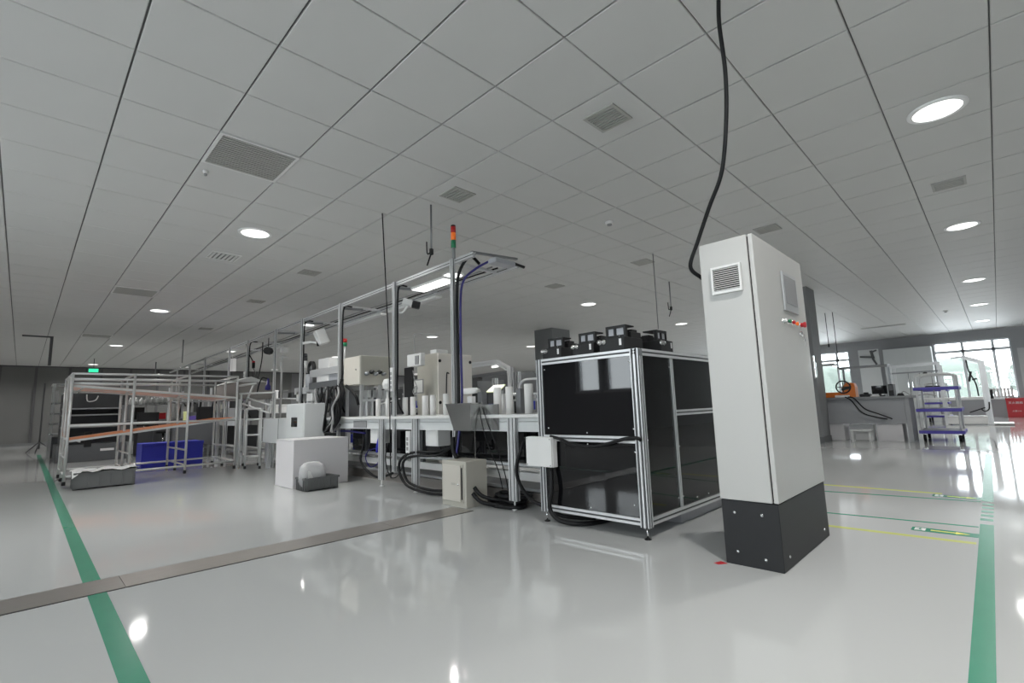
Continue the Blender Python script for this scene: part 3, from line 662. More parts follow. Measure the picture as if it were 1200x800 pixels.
# lattice of rear machine pieces behind the rolls
for (u0, v0, u1, v1, x, m, nm, lab, cat) in (
    (436, 470, 440, 490, 3.6, 'dark_machine', 'feeder_block', 'dark feeder block behind the first white rolls', 'machine part'),
    (571, 459, 580, 484, 3.5, 'dark_machine', 'feeder_block', 'black feeder block right of the hopper', 'machine part'),
    (602, 470, 612, 486, 3.5, 'black_plastic', 'feeder_block', 'black feeder block behind the right rolls', 'machine part'),
    (553, 461, 566, 476, 3.5, 'black_plastic', 'feeder_block', 'black feeder block behind the white carton', 'machine part'),
    (612, 470, 618, 480, 3.5, 'blue_plastic', 'valve_block', 'blue valve block left of the last roll', 'machine part'),
    (572, 473, 579, 477, 3.44, 'blue_hose', 'valve_block', 'small blue valve block right of the hopper', 'machine part')):
    a = PX(u0, v0, x); b = PX(u1, v1, x)
    o = MB().box(x, x+0.12, b.y, a.y, max(0.806, b.z), a.z); z0 = max(0.806, b.z)
    if z0 > 0.82: o.box(x+0.05, x+0.08, (a.y+b.y)/2-0.012, (a.y+b.y)/2+0.012, 0.806, z0)
    single(o, nm, m, lab, cat, bevel=0.003)
ym = thing('yellow_tray', (3.55, 3.6, 0.806), 'pale yellow-green sloping tray above the rear rolls', 'tray')
a = PX(572, 453, 3.5); b = PX(588, 457, 3.5)
MB().add([(3.46, b.y, b.z-0.01), (3.46, a.y, b.z-0.01), (3.62, a.y+0.04, a.z+0.02), (3.62, b.y+0.06, a.z+0.02), (3.46, b.y, b.z-0.02), (3.46, a.y, b.z-0.02), (3.62, a.y+0.04, a.z+0.01), (3.62, b.y+0.06, a.z+0.01)], [(0,1,2,3),(4,7,6,5),(0,4,5,1),(1,5,6,2),(2,6,7,3),(3,7,4,0)]).build('plate', 'yellow_pale', ym)
for yy in (a.y-0.02, b.y+0.05): MB().bar((3.55, yy, 0.806), (3.55, yy, b.z-0.0), 0.02).build('stay', 'alu', ym)
rr = thing('chain_guide', (3.62, 3.1, 0.806), 'rear horizontal guide rails carrying small black clamps', 'guide rail')
MB().cyl((3.60, 2.75, 0.985), (3.60, 4.1, 1.0), 0.016, 10).build('rail', 'pipe', rr)
MB().cyl((3.66, 2.75, 0.93), (3.66, 4.1, 0.94), 0.016, 10).build('rail', 'pipe', rr)
for k in range(9):
    y = 2.85+k*0.15; MB().cbox((3.60, y, 0.97+0.001*k), (0.05, 0.05, 0.055)).build('clamp', 'black_plastic' if k % 3 else 'white_plastic', rr, 0.004)
for y in (2.8, 3.45, 4.05): MB().prof((3.64, y, 0.806), (3.64, y, 1.0), 0.03).build('stay', 'alu', rr)
hd = thing('tube_handle', (3.5, 2.8, 0.806), 'bent steel tube handle left of the black enclosure', 'handle')
MB().tube([PX(609, 487, 3.5), PX(609, 460, 3.5), PX(609.5, 451, 3.5), PX(613, 446, 3.5), PX(620, 444, 3.5), PX(640, 443.5, 3.5)], 0.012, 8).build('tube', 'pipe', hd)

# ================================================================== OVERHEAD FRAME
SL = 0.022
def fx(y, back=0.0): return 3.05+SL*(y-3.8)+back
of = thing('overhead_frame', (3.3, 10, 0), 'long overhead aluminium ladder frame on posts above the assembly line', 'overhead frame')
ZR = 2.375
YE = 19.5
BK = 0.62
for bk in (0.0, BK):
    extrusion('rail', of, (fx(3.50, bk), 3.50, ZR), (fx(YE, bk), YE, ZR), 0.035, 0.05)
py = [3.815, 4.963, 6.44, 7.85, 9.1, 10.75, 12.1, 14.4, 16.2, 18.0]
for k, y in enumerate(py):
    extrusion('post', of, (fx(y)-0.035, y, 0.187 if k == 1 else 0.0), (fx(y)-0.035, y, ZR+0.02), 0.036, 0.04)
    MB().bar((fx(y), y+0.03, ZR), (fx(y, BK), y+0.03, ZR), 0.03).build('cross_bar', 'alu', of)
    if k in (1, 2, 3, 4):
        MB().bar((fx(y), y-0.02, ZR-0.05), (fx(y, 0.30), y-0.02, ZR-0.03), 0.02, 0.03).build('bracket', 'alu_dark', of)
MB().bar((fx(3.52), 3.55, ZR+0.035), (fx(3.52, 0.55), 3.45, ZR+0.045), 0.035, 0.02).build('end_bar', 'alu_dark', of)
# cables along the rear rail
for j, (dx, m) in enumerate(((0.47, 'cable_grey'), (0.54, 'black_rubber'))):
    pts = []
    for k in range(18):
        y = 3.75+k*0.9; pts.append((fx(y, dx)+random.uniform(-0.02, 0.02), y, ZR+0.012+random.uniform(0, 0.015)))
    single(MB().tube(pts, 0.009, 6, 3), 'tray_cable', m, ('grey', 'black')[j]+' cable lying along the rear rail of the overhead frame', 'cable')
def led(y0, y1, bk, label, m='led_glow', wd=0.10):
    t = thing('led_batten', (fx(y0, bk), (y0+y1)/2, ZR), label, 'led lamp', 'led battens on the overhead frame')
    MB().bar((fx(y0, bk), y0, ZR-0.035), (fx(y1, bk), y1, ZR-0.035), wd, 0.02).build('housing', 'white_plastic', t)
    MB().bar((fx(y0, bk), y0+0.02, ZR-0.048), (fx(y1, bk), y1-0.02, ZR-0.048), wd*0.8, 0.008).build('diffuser', m, t)
led(4.25, 4.95, 0.28, 'lit led batten under the overhead frame next to the signal tower', 'led_glow', 0.22)
led(5.05, 6.3, 0.68, 'slim led batten on the rear rail between first posts', 'led_off')
led(6.5, 7.9, 0.68, 'slim led batten on the rear rail near the white camera', 'led_off')
led(10.9, 12.0, 0.68, 'slim led batten far along the rear rail', 'led_off')
# signal tower
tw = thing('signal_tower', (fx(3.8)-0.03, 3.78, ZR), 'signal tower with red, orange and green lenses on the front post', 'signal light')
tx, ty = fx(3.8)-0.035, 3.79
for z0, z1, m, nm, rr_ in ((ZR+0.02, ZR+0.135, 'mid_grey', 'stem', 0.018), (ZR+0.135, ZR+0.215, 'green_lens', 'lens', 0.026), (ZR+0.217, ZR+0.295, 'orange_lens', 'lens', 0.026), (ZR+0.297, ZR+0.36, 'red_lens', 'lens', 0.026)):
    MB().lathe([(0.0005, z0), (rr_, z0), (rr_, z1), (0.0005, z1)], (tx, ty, 0), 16).build(nm, m, tw)
MB().lathe([(0.026, ZR+0.36), (0.024, ZR+0.375), (0.0005, ZR+0.378)], (tx, ty, 0), 16).build('cap', 'black_plastic', tw)
# bundles down the front post
single(MB().tube([(fx(3.7, 0.2), 3.66, ZR-0.02), (3.12, 3.66, ZR+0.03), (3.055, 3.75, ZR-0.12), (3.035, 3.772, 2.0), (3.035, 3.772, 1.4), (3.035, 3.772, 0.95), (3.02, 3.78, 0.60), (2.99, 3.78, 0.42)], 0.016, 10), 'cable_bundle', 'black_rubber', 'thick black cable bundle running down the signal tower post', 'cable')
single(MB().tube([(fx(3.5, 0.30), 3.50, ZR+0.02), (3.16, 3.62, ZR-0.1), (3.075, 3.735, 2.12), (3.055, 3.748, 1.7), (3.055, 3.748, 1.3), (3.055, 3.748, 0.95), (3.02, 3.76, 0.62), (2.98, 3.76, 0.42)], 0.012, 8), 'blue_hose', 'blue_hose', 'dark blue hose running down beside the signal tower post', 'hose')
fxr = thing('end_fixture', (3.4, 3.4, ZR), 'pale fixture at the overhead frame end with a dark clip', 'lamp head')
MB().cbox((fx(3.5, 0.30), 3.42, ZR-0.05), (0.28, 0.12, 0.05)).build('housing', 'gauge', fxr, 0.006)
MB().bar((fx(3.5, 0.42), 3.42, ZR-0.02), (fx(3.5, 0.55), 3.34, ZR-0.07), 0.03, 0.02).build('clip', 'black_plastic', fxr)
# cables along the other posts
for y, u in ((4.963, 463), (6.44, 398), (7.85, 353), (10.75, 291)):
    x = fx(y)-0.035
    single(MB().tube([(fx(y, 0.15), y+0.02, ZR), (x+0.05, y-0.03, ZR-0.03), (x+0.025, y-0.033, ZR-0.2), (x+0.022, y-0.033, 1.9), (x+0.024, y-0.033, 1.4), (x+0.022, y-0.033, 1.0), (x+0.09, y-0.05, 0.83)], 0.011, 8), 'post_cable', 'black_rubber',
      'black cable strapped to the overhead post ' + {4.963: 'with the dark webcam', 6.44: 'left of the beige connector box', 7.85: 'with the white camera', 10.75: 'behind the small pipe stand'}[y], 'cable')
def power_strip(x, y, z0, z1, label):
    t = thing('power_strip', (x, y, z0), label, 'power strip', 'white power strips')
    MB().box(x-0.028, x, y-0.035, y+0.035, z0, z1).build('body', 'white_plastic', t, 0.006, 2)
    n = int((z1-z0-0.04)/0.052)
    for k in range(n):
        z = z0+0.03+k*0.052; MB().box(x-0.0295, x-0.028, y-0.018, y+0.018, z, z+0.036).build('socket', 'cable_grey', t)
x = fx(4.963)-0.058
power_strip(x, 4.955, PX(464, 458, 3.0).z, PX(464, 430, 3.0).z, 'white power strip on the overhead post above the rolls')
power_strip(3.006, 4.60, PX(483, 531, 3.0).z, PX(483, 505, 3.0).z, 'white power strip on the middle table leg below the beam')
power_strip(fx(10.75)-0.058, 10.75, 1.22, 1.75, 'white power strip on the far overhead post by the pipe stand')
# dark webcam on the second post
wc = thing('webcam', (3.1, 4.95, 2.1), 'small white camera with dark hood under the overhead frame', 'camera')
p = PR(482, 356, 5.75)
MB().tube([(fx(4.963)-0.01, 4.96, 2.05), (3.10, 4.90, 2.02), (p.x-0.06, p.y+0.04, p.z-0.07), (p.x-0.03, p.y+0.01, p.z)], 0.012, 8).build('arm', 'white_plastic', wc)
MB().bar((p.x-0.09, p.y+0.05, p.z+0.03), (p.x+0.01, p.y, p.z), 0.07, 0.08).build('body', 'white_plastic', wc, 0.008)
MB().bar((p.x+0.01, p.y, p.z), (p.x+0.09, p.y-0.05, p.z-0.02), 0.08, 0.085).build('hood', 'black_plastic', wc, 0.01)
# white bullet camera on the fourth post
bc = thing('bullet_camera', (fx(7.85), 7.85, 2.0), 'white bullet camera on a wall arm on the overhead post', 'camera')
p = PR(376, 395, 8.3); c0 = Vector((fx(7.85)-0.03, 7.82, PX(355, 403, fx(7.85)).z))
MB().bar(c0, c0+Vector((0.10, -0.08, 0.02)), 0.035).bar(c0+Vector((0.10, -0.08, 0.02)), p+Vector((0.0, 0, -0.10)), 0.03).build('arm', 'white_plastic', bc)
MB().bar(p+Vector((-0.035, 0.02, 0.115)), p+Vector((0.05, -0.03, -0.11)), 0.17, 0.12).build('housing', 'white_plastic', bc, 0.02, 2)
MB().cyl(p+Vector((-0.03, 0.03, -0.06)), p+Vector((-0.02, 0.02, -0.14)), 0.03, 12).build('lens', 'black_plastic', bc)
def mini_tower(u, v0, v1, x, segs, label, z0):
    a = PX(u, v0, x); b = PX(u, v1, x); t = thing('signal_lamp', (x, a.y, z0), label, 'signal light', 'small signal lamps')
    MB().cyl((x, a.y, z0), (x, a.y, b.z), 0.012, 8).build('stem', 'pipe', t)
    H = (a.z-b.z)/len(segs)
    for k, m in enumerate(segs): MB().lathe([(0.0005, 0), (0.035, 0), (0.035, H*0.93), (0.0005, H*0.93)], (x, a.y, b.z+k*H), 12).build('lens', m, t)
mini_tower(404, 396.5, 405.5, 3.35, ('green_lens', 'red_lens'), 'small red over green signal lamp above the beige connector box', 1.62)
mini_tower(358, 414, 431, 3.35, ('white_plastic', 'white_plastic', 'dark_machine', 'dark_machine'), 'small dark and white signal lamp left of the cable-laden machine', 0.806)

# ================================================================== BOXES AND MACHINES ON THE LINE
bz0, bz1 = 1.225, 1.612; by0, by1 = 5.92, 6.38; bx0, bx1 = 3.12, PY(458, 425, 5.92).x
bb = thing('connector_box', (3.4, 6.15, 0.806), 'beige steel connector box on a stand over the line table', 'electrical box')
MB().box(bx0, bx1, by0, by1, bz0, bz1).build('case', 'cab_beige2', bb, 0.004)
MB().box(bx0-0.014, bx0, by0+0.005, by1-0.005, bz0+0.006, bz1-0.006).build('door', 'cab_beige', bb, 0.004)
MB().lathe([(0.012, 0), (0.012, -0.006), (0.0005, -0.008)], (bx0-0.014, by0+0.10, 1.43), 12, 'x').build('lock', 'chrome', bb)
for k, dx in enumerate((0.08, 0.15, 0.21, 0.27, 0.33)):
    MB().lathe([(0.028, 0), (0.028, -0.03), (0.018, -0.034), (0.018, -0.06), (0.0005, -0.06)], (bx0+dx, by0, 1.37+0.025*(k % 2)), 12, 'y').build('socket', 'black_plastic' if k % 2 else 'alu_dark', bb)
for x in (bx0+0.03, bx0+0.30, bx1-0.05):
    for y in (by0+0.03, by1-0.03): MB().prof((x, y, 0.806), (x, y, bz0), 0.035).build('stand_leg', 'alu', bb)
MB().prof((bx0+0.03, by0+0.03, 1.02), (bx1-0.05, by0+0.03, 1.02), 0.03).build('stand_rail', 'alu', bb)
for k in range(5):
    single(MB().box(3.30+k*0.085, 3.355+k*0.085, 6.06, 6.22, 1.06, 1.16).box(3.315+k*0.085, 3.34+k*0.085, 6.12, 6.16, 0.806, 1.06), 'valve_unit', 'alu', ('first', 'second', 'third', 'fourth', 'fifth')[k]+' grey valve unit from the left under the connector box', 'valve', 'grey valve units under the connector box', 0.004)
p = PY(452, 449, 5.85)
single(MB().lathe([(0.0005, 0.16), (0.05, 0.15), (0.075, 0.09), (0.06, 0.03), (0.03, 0.0)], (p.x, 5.80, p.z-0.1), 9, smooth=False).cyl((p.x, 5.80, 0.806), (p.x, 5.80, p.z-0.09), 0.012, 8), 'white_cover', 'white_plastic', 'crumpled white cover on a rod beside the connector box', 'cover')
single(MB().add([(3.30, 5.70, 0.975), (3.46, 5.52, 1.03), (3.52, 5.60, 1.03), (3.34, 5.82, 0.965), (3.30, 5.70, 0.965), (3.46, 5.52, 1.02), (3.52, 5.60, 1.02), (3.34, 5.82, 0.955)], [(0,1,2,3),(4,7,6,5),(0,4,5,1),(1,5,6,2),(2,6,7,3),(3,7,4,0)]).bar((3.40, 5.66, 0.806), (3.40, 5.66, 0.975), 0.02), 'sheet_tray', 'paper', 'tilted white sheet tray under the connector box', 'tray')
# big beige electrical cabinet behind the table
gx = 3.95; gy = PX(513, 413, gx).y; gx1 = PY(553, 416, gy).x; gy1 = PX(489, 420, gx).y; gz = PX(513, 413, gx).z
gc = thing('electrical_cabinet', (gx+0.3, gy+0.2, 0), 'tall beige electrical cabinet behind the standing white rolls', 'electrical cabinet')
MB().box(gx, gx1, gy+0.02, gy1, 0.1, gz).build('case', 'cab_beige2', gc, 0.004)
MB().box(gx+0.02, gx1-0.02, gy+0.05, gy1-0.02, 0, 0.1).build('plinth', 'plinth_black', gc)
dr = MB().box(gx+0.004, gx1-0.004, gy, gy+0.02, 0.11, gz-0.006).build('door', 'cab_cream', gc, 0.004)
for x, z in ((gx+0.03, gz-0.11), (gx1-0.04, gz-0.11), (gx+0.03, 0.96)): MB().lathe([(0.022, 0), (0.022, -0.008), (0.0005, -0.009)], (x, gy, z), 12, 'y').build('door_lock', 'black_plastic', dr)
MB().tube([PY(523, 476, gy-0.03), PY(523.5, 440, gy-0.03), PY(525, 437, gy-0.015), PY(526, 437.5, gy)], 0.008, 6).build('cord', 'black_rubber', dr)
MB().box(gx-0.004, gx, gy+0.34, gy+0.62, 1.10, 1.30).build('notice_frame', 'mid_grey', gc)
MB().box(gx-0.006, gx-0.004, gy+0.36, gy+0.60, 1.115, 1.285).build('notice', 'paper', gc)
single(MB().box(gx+0.02, gx+0.22, gy+0.06, gy+0.2, gz, gz+0.055), 'carton', 'paper', 'flat white carton lying on top of the beige cabinet', 'carton', bevel=0.003)
sm = thing('test_unit', (3.7, 6.2, 0.806), 'white instrument on a black case left of the beige cabinet', 'instrument')
a = PX(477, 416, 3.62); b = PX(497, 433, 3.62)
b = PX(493, 428, 3.62); MB().box(3.62, 3.69, b.y, a.y, b.z, a.z).build('case', 'white_plastic', sm, 0.006)
MB().box(3.61, 3.62, b.y+0.04, b.y+0.12, b.z+0.02, a.z-0.03).build('dial', 'cable_grey', sm)
c = PX(475, 436, 3.66); d = PX(484, 466, 3.66)
MB().box(3.64, 3.68, d.y, c.y, 0.806, b.z).build('black_case', 'black_plastic', sm, 0.004)
single(MB().tube([PX(485, 416, 3.7), PX(485.5, 400, 3.7), PX(486, 391, 3.7), PX(500, 391.5, 3.75), PX(515, 393, 3.8)], 0.005, 6), 'antenna_wire', 'cable_grey', 'thin bent wire rising above the white instrument', 'wire')
single(MB().box(3.55, 3.6, 6.6, 7.35, 0.806, 1.45), 'screen_partition', 'mid_grey', 'grey upright screen behind the power strip post', 'screen', bevel=0.004)
single(MB().tube([PX(484, 434, 3.60), PX(486, 446, 3.58), PX(489, 455, 3.58), PX(486, 462, 3.58), PX(484, 458, 3.58), PX(488, 453, 3.58), PX(489, 475, 3.5)], 0.006, 6), 'coiled_wire', 'cable_grey', 'thin coiled wire below the white instrument', 'wire')
# small beige cabinet on the floor
fc = thing('floor_cabinet', (2.92, 3.58, 0), 'small beige cabinet with lockable door standing on the floor', 'electrical cabinet')
fz = PX(547, 549, 2.80).z; fz = 0.40
MB().box(2.81, 3.06, 3.41, 3.76, 0.0, fz).build('case', 'cab_beige2', fc, 0.004)
MB().box(2.803, 2.81, 3.445, 3.735, 0.04, fz-0.025).build('door_frame', 'cab_beige2', fc, 0.003)
MB().box(2.8025, 2.8095, 3.452, 3.470, 0.07, fz-0.055).build('hinge_gap', 'black_gap', fc)
fd = MB().box(2.792, 2.8029, 3.47, 3.725, 0.05, fz-0.035).build('door', 'cab_beige', fc, 0.003)
MB().lathe([(0.010, 0), (0.010, -0.006), (0.0005, -0.007)], (2.792, 3.50, 0.20), 12, 'x').build('lock', 'chrome', fd)
MB().box(2.7915, 2.792, 3.535, 3.60, 0.19, 0.21).build('label', 'cab_beige2', fd)
def loop(pts, r, name, m, label, cat='cable', n=8): return single(MB().tube(pts, r, n), name, m, label, cat)
loop([(2.98, 3.80, 0.60), (2.97, 3.79, 0.48), (2.96, 3.72, 0.401)], 0.02, 'cable_bundle', 'black_rubber', 'black cables entering the top of the floor cabinet')
loop([(2.90, 3.405, 0.17), (2.93, 3.34, 0.10), (3.02, 3.24, 0.06), (3.12, 3.15, 0.05)], 0.018, 'cable', 'black_rubber', 'upper black cable leaving the side of the floor cabinet')
loop([(2.88, 3.405, 0.12), (2.91, 3.32, 0.05), (3.0, 3.2, 0.03), (3.12, 3.12, 0.035)], 0.018, 'cable', 'black_rubber', 'lower black cable leaving the side of the floor cabinet')
for k, (r0, zz, nm) in enumerate(((0.15, 0.022, 'bottom'), (0.13, 0.058, 'middle'), (0.14, 0.094, 'top'))):
    cxx, cyy = 3.10+0.02*k, 3.20-0.02*k
    loop([(cxx+0.8*r0*math.cos(a)+random.uniform(-.02, .02), cyy+r0*1.3*math.sin(a)+random.uniform(-.02, .02), zz+random.uniform(-.003, .006)) for a in [i*2*math.pi/11+0.4*k for i in range(22)]], 0.016, 'cable_coil', 'black_rubber', nm+' coil of the black cable heap on the floor by the right table leg')
# big black corrugated hoses under the table
for k, nm in ((0, 'outer'), (1, 'inner')):
    d = 0.035*k
    loop([(3.25, 4.12, 0.50), (3.12, 4.25, 0.43-d), (3.0, 4.55-d, 0.415-d), (2.97, 4.72-2*d, 0.33), (2.97, 4.74-2*d, 0.20+d), (2.97, 4.60-d, 0.075+d), (2.98, 4.30, 0.03+d), (2.99, 4.02, 0.035+d), (3.02, 3.84, 0.07+d), (3.03, 3.765, 0.12+d)], 0.0145, 'corrugated_hose', 'black_rubber', nm+' thick black hose looping under the table left of the floor cabinet', 'hose')
loop([(3.14, 5.85, 0.65), (3.10, 5.80, 0.45), (3.06, 5.78, 0.26), (3.08, 5.62, 0.13), (3.1, 5.40, 0.08), (3.2, 5.25, 0.13)], 0.014, 'corrugated_hose', 'black_rubber', 'black hose hanging under the table beside the white box', 'hose')
loop([(3.08, 5.62, 0.40), (3.06, 5.66, 0.30), (3.05, 5.52, 0.20), (3.06, 5.36, 0.26), (3.08, 5.33, 0.38), (3.08, 5.45, 0.42), (3.08, 5.60, 0.39)], 0.006, 'air_line', 'blue_hose', 'thin blue air line coiled below the left drive box', 'hose')
loop([(3.08, 5.42, 0.38), (3.06, 5.36, 0.50), (3.1, 5.33, 0.64)], 0.016, 'air_line', 'blue_plastic', 'bright blue air hose beside the left table leg', 'hose')
loop([(3.10, 6.9, 0.60), (3.1, 6.3, 0.62), (3.1, 5.75, 0.60)], 0.012, 'air_line', 'blue_hose', 'blue air line running under the beam behind the white box', 'hose')
loop([(2.98, 4.60, 0.415), (2.97, 4.66, 0.30), (2.97, 4.78, 0.16), (2.975, 4.92, 0.13), (2.98, 5.02, 0.22), (2.985, 5.06, 0.36), (3.0, 5.03, 0.5)], 0.006, 'lead', 'black_rubber', 'thin black lead looping below the leg power strip')
loop([(3.02, 3.45, 0.90), (3.0, 3.40, 0.75), (3.03, 3.36, 0.55), (3.1, 3.3, 0.3), (3.1, 3.25, 0.14)], 0.005, 'lead', 'black_rubber', 'left thin lead falling from the hopper to the cable heap')
loop([(3.03, 3.42, 0.88), (2.99, 3.30, 0.72), (3.0, 3.22, 0.55), (3.08, 3.2, 0.3), (3.1, 3.18, 0.14)], 0.005, 'lead', 'black_rubber', 'right thin lead falling from the hopper to the cable heap')
loop([PR(448, 250, 5.30)*1.0, PR(452, 330, 5.36), PR(456, 420, 5.5), PR(457, 500, 5.62), PR(458, 560, 5.7)], 0.0065, 'drop_wire', 'black_rubber', 'thin black wire dropping from the ceiling through the overhead frame')
# rods and loose leads from the ceiling
def rod(u0, v0, u1, v1, label, r=0.010, tail=True):
    p = PZ(u0, v0, CZ); q = PR(u1, v1, math.hypot(p.x, p.y))
    t = thing('suspension_rod', (p.x, p.y, CZ), label, 'hanging rod', 'rods hanging from the ceiling')
    MB().cyl((p.x, p.y, CZ), (p.x, p.y, q.z), r, 8).build('rod', 'alu_dark', t)
    if tail:
        MB().lathe([(0.0005, 0.05), (0.022, 0.04), (0.022, -0.02), (0.0005, -0.03)], (p.x, p.y, q.z), 8).build('clamp', 'black_plastic', t)
        MB().tube([(p.x, p.y, q.z+0.02), (p.x-0.03, p.y+0.03, q.z-0.01), (p.x-0.035, p.y+0.035, q.z+0.12)], 0.007, 6).tube([(p.x, p.y, q.z), (p.x-0.02, p.y+0.01, q.z-0.07), (p.x-0.035, p.y+0.03, q.z-0.14)], 0.008, 6).build('lead', 'black_rubber', t)
rod(505, 240, 505, 296, 'grey rod with dangling black leads left of the signal tower')
rod(784, 330, 785, 362, 'short rod with a black lead left of the control cabinet')
rod(765, 297, 764, 386, 'long thin rod standing over the black modules', 0.006, False)
rod(215, 398, 213, 425, 'far thin rod above the roller rack', 0.014, False)
rod(183, 424, 181, 438, 'short dark far rod above the roller rack', 0.02, False)

# ---- white display box, crate, controller
wbx = thing('white_box', (2.62, 6.2, 0), 'large plain white box on the floor by the line', 'box')
MB().box(2.285, 2.965, 5.93, 6.49, 0.004, 0.555).build('carcass', 'white_board', wbx, 0.003)
MB().box(2.283, 2.967, 5.928, 6.492, 0.5555, 0.562).build('top_board', 'white_board', wbx)
def crate(x0, x1, y0, y1, hgt, m, name, label, group=None, rz=0):
    t = thing(name, ((x0+x1)/2, (y0+y1)/2, 0), label, 'crate', group); w_ = 0.012; lo = 0.004
    i = 0.012
    MB().box(x0+i, x1-i, y0+i, y1-i, lo, 0.02).build('bottom', m, t)
    MB().box(x0+i, x1-i, y0+i, y0+i+w_, lo, hgt).box(x0+i, x1-i, y1-i-w_, y1-i, lo, hgt).box(x0+i, x0+i+w_, y0+i+w_, y1-i-w_, lo, hgt).box(x1-i-w_, x1-i, y0+i+w_, y1-i-w_, lo, hgt).build('wall', m, t)
    MB().box(x0, x1, y0, y0+0.03, hgt-0.022, hgt).box(x0, x1, y1-0.03, y1, hgt-0.022, hgt).box(x0, x0+0.03, y0+0.03, y1-0.03, hgt-0.022, hgt).box(x1-0.03, x1, y0+0.03, y1-0.03, hgt-0.022, hgt).build('rim', m, t)
    n = 6
    for k in range(n):
        x = x0+0.03+k*(x1-x0-0.06)/(n-1)
        MB().box(x-0.006, x+0.006, y0+0.002, y0+i+0.001, lo, hgt-0.022).build('rib', m, t)
        MB().box(x0+0.002, x0+i+0.001, y0+0.03+k*(y1-y0-0.06)/(n-1)-0.006, y0+0.03+k*(y1-y0-0.06)/(n-1)+0.006, lo, hgt-0.022).build('rib', m, t)
    if rz: t.rotation_euler.z = rz
    return t
crate(2.29, 2.69, 5.585, 5.875, 0.145, 'crate_grey', 'grey_crate', 'low grey plastic crate in front of the white box')
# plastic bag: lumpy blob
def blob(c, s, m, name, label, cat, seed=1, n=14):
    rnd = random.Random(seed); mb = MB(); vs = []; fs = []
    for i in range(n+1):
        th = math.pi*i/n
        for k in range(2*n):
            ph = 2*math.pi*k/(2*n); rr_ = 1+0.16*math.sin(3*ph+seed)*math.sin(th)**2+rnd.uniform(-0.10, 0.10)*math.sin(th)
            e = 0.65
            sx = math.copysign(abs(math.sin(th))**e, math.sin(th))
            vs.append((c[0]+s[0]*rr_*sx*math.copysign(abs(math.cos(ph))**e, math.cos(ph)), c[1]+s[1]*rr_*sx*math.copysign(abs(math.sin(ph))**e, math.sin(ph)), c[2]+s[2]*math.copysign(abs(math.cos(th))**e, math.cos(th))*(1+0.0*rr_)))
    for i in range(n):
        for k in range(2*n): fs.append((i*2*n+k, i*2*n+(k+1) % (2*n), (i+1)*2*n+(k+1) % (2*n), (i+1)*2*n+k))
    mb.add(vs, fs, True); return single(mb, name, m, label, cat)
blob((2.42, 5.73, 0.165), (0.13, 0.085, 0.155), 'film', 'plastic_bag', 'clear plastic bag of white parts in the low grey crate', 'plastic bag', 4)
p = PX(546, 458, 3.45)
blob((3.52, p.y, p.z+0.0), (0.05, 0.15, 0.035), 'paper', 'plastic_wrap', 'bunched white wrap lying above the steel hopper', 'plastic bag', 2)
single(MB().box(2.33, 2.50, 5.66, 5.80, 0.021, 0.24), 'foam_block', 'paper', 'white foam parts inside the clear plastic bag', 'foam', bevel=0.03, seg=2)
ct = thing('controller_cabinet', (2.85, 7.0, 0), 'pale grey controller cabinet with a black window behind the white box', 'control cabinet')
MB().box(2.71, 3.0, 6.70, 7.33, 0.0, 1.012).build('case', 'cab_blue', ct, 0.006)
MB().box(2.702, 2.71, 6.71, 7.32, 0.35, 1.0).build('door', 'cab_blue', ct, 0.003)
q = PX(341.5, 489, 2.70); q2 = PX(348, 500, 2.70)
MB().box(2.698, 2.702, q2.y, q.y, q2.z, q.z).build('window', 'acrylic', ct)
cv = thing('conveyor_cover', (2.95, 8.3, 0), 'pale grey side cover of the conveyor left of the controller', 'machine cover')
MB().box(2.86, 3.0, 7.50, 8.75, 0.42, 0.80).build('side_panel', 'cab_blue', cv, 0.004)
MB().box(2.853, 2.86, 8.05, 8.06, 0.42, 0.80).build('seam', 'mid_grey', cv)
for y in (7.6, 8.65): MB().prof((2.93, y, 0), (2.93, y, 0.42), 0.06).build('leg', 'alu', cv)
# cable laden machine
wm = thing('wire_machine', (3.3, 7.0, 0.806), 'machine head with a black ring and white drives above hanging cables', 'machine')
def px_box(mb, u0, v0, u1, v1, x, d):
    a = PX(u0, v0, x); b = PX(u1, v1, x); mb.box(x, x+d, b.y, a.y, b.z, a.z); return mb
p = PX(367, 431, 3.2)
MB().lathe([(0.105, 0), (0.105, -0.05), (0.072, -0.05), (0.072, 0), (0.105, 0)], p, 22, 'x').build('ring', 'black_plastic', wm)
MB().lathe([(0.03, 0.01), (0.03, -0.04), (0.0005, -0.04)], p, 12, 'x').bar(p+Vector((-0.02, 0, -0.09)), p+Vector((-0.02, 0, 0.09)), 0.02).bar(p+Vector((-0.02, -0.09, 0)), p+Vector((-0.02, 0.09, 0)), 0.02).build('hub', 'alu_dark', wm)
px_box(MB(), 373, 421, 385, 433, 3.2, 0.18).build('motor', 'white_plastic', wm, 0.012, 2)
px_box(MB(), 371, 436, 384, 449, 3.12, 0.22).build('drive_block', 'white_plastic', wm, 0.008)
px_box(MB(), 385, 435, 396, 449, 3.14, 0.22).build('drive_block', 'gauge', wm, 0.008)
px_box(MB(), 362, 449, 399, 452, 3.08, 0.4).build('base_plate', 'dark_grey', wm, 0.003)
px_box(MB(), 363, 434, 400, 436, 3.1, 0.3).build('top_plate', 'alu', wm, 0.002)
px_box(MB(), 345, 455, 398, 457, 3.12, 0.35).build('shelf', 'alu', wm)
for u in (364, 384, 397): 
    a = PX(u, 452, 3.2); MB().prof((3.2, a.y, 0.806), (3.2, a.y, a.z), 0.04).build('column', 'alu', wm)
px_box(MB(), 372, 459, 396, 487, 3.4, 0.05).build('back_plate', 'dark_grey', wm)
p = PX(357.5, 452, 3.1)
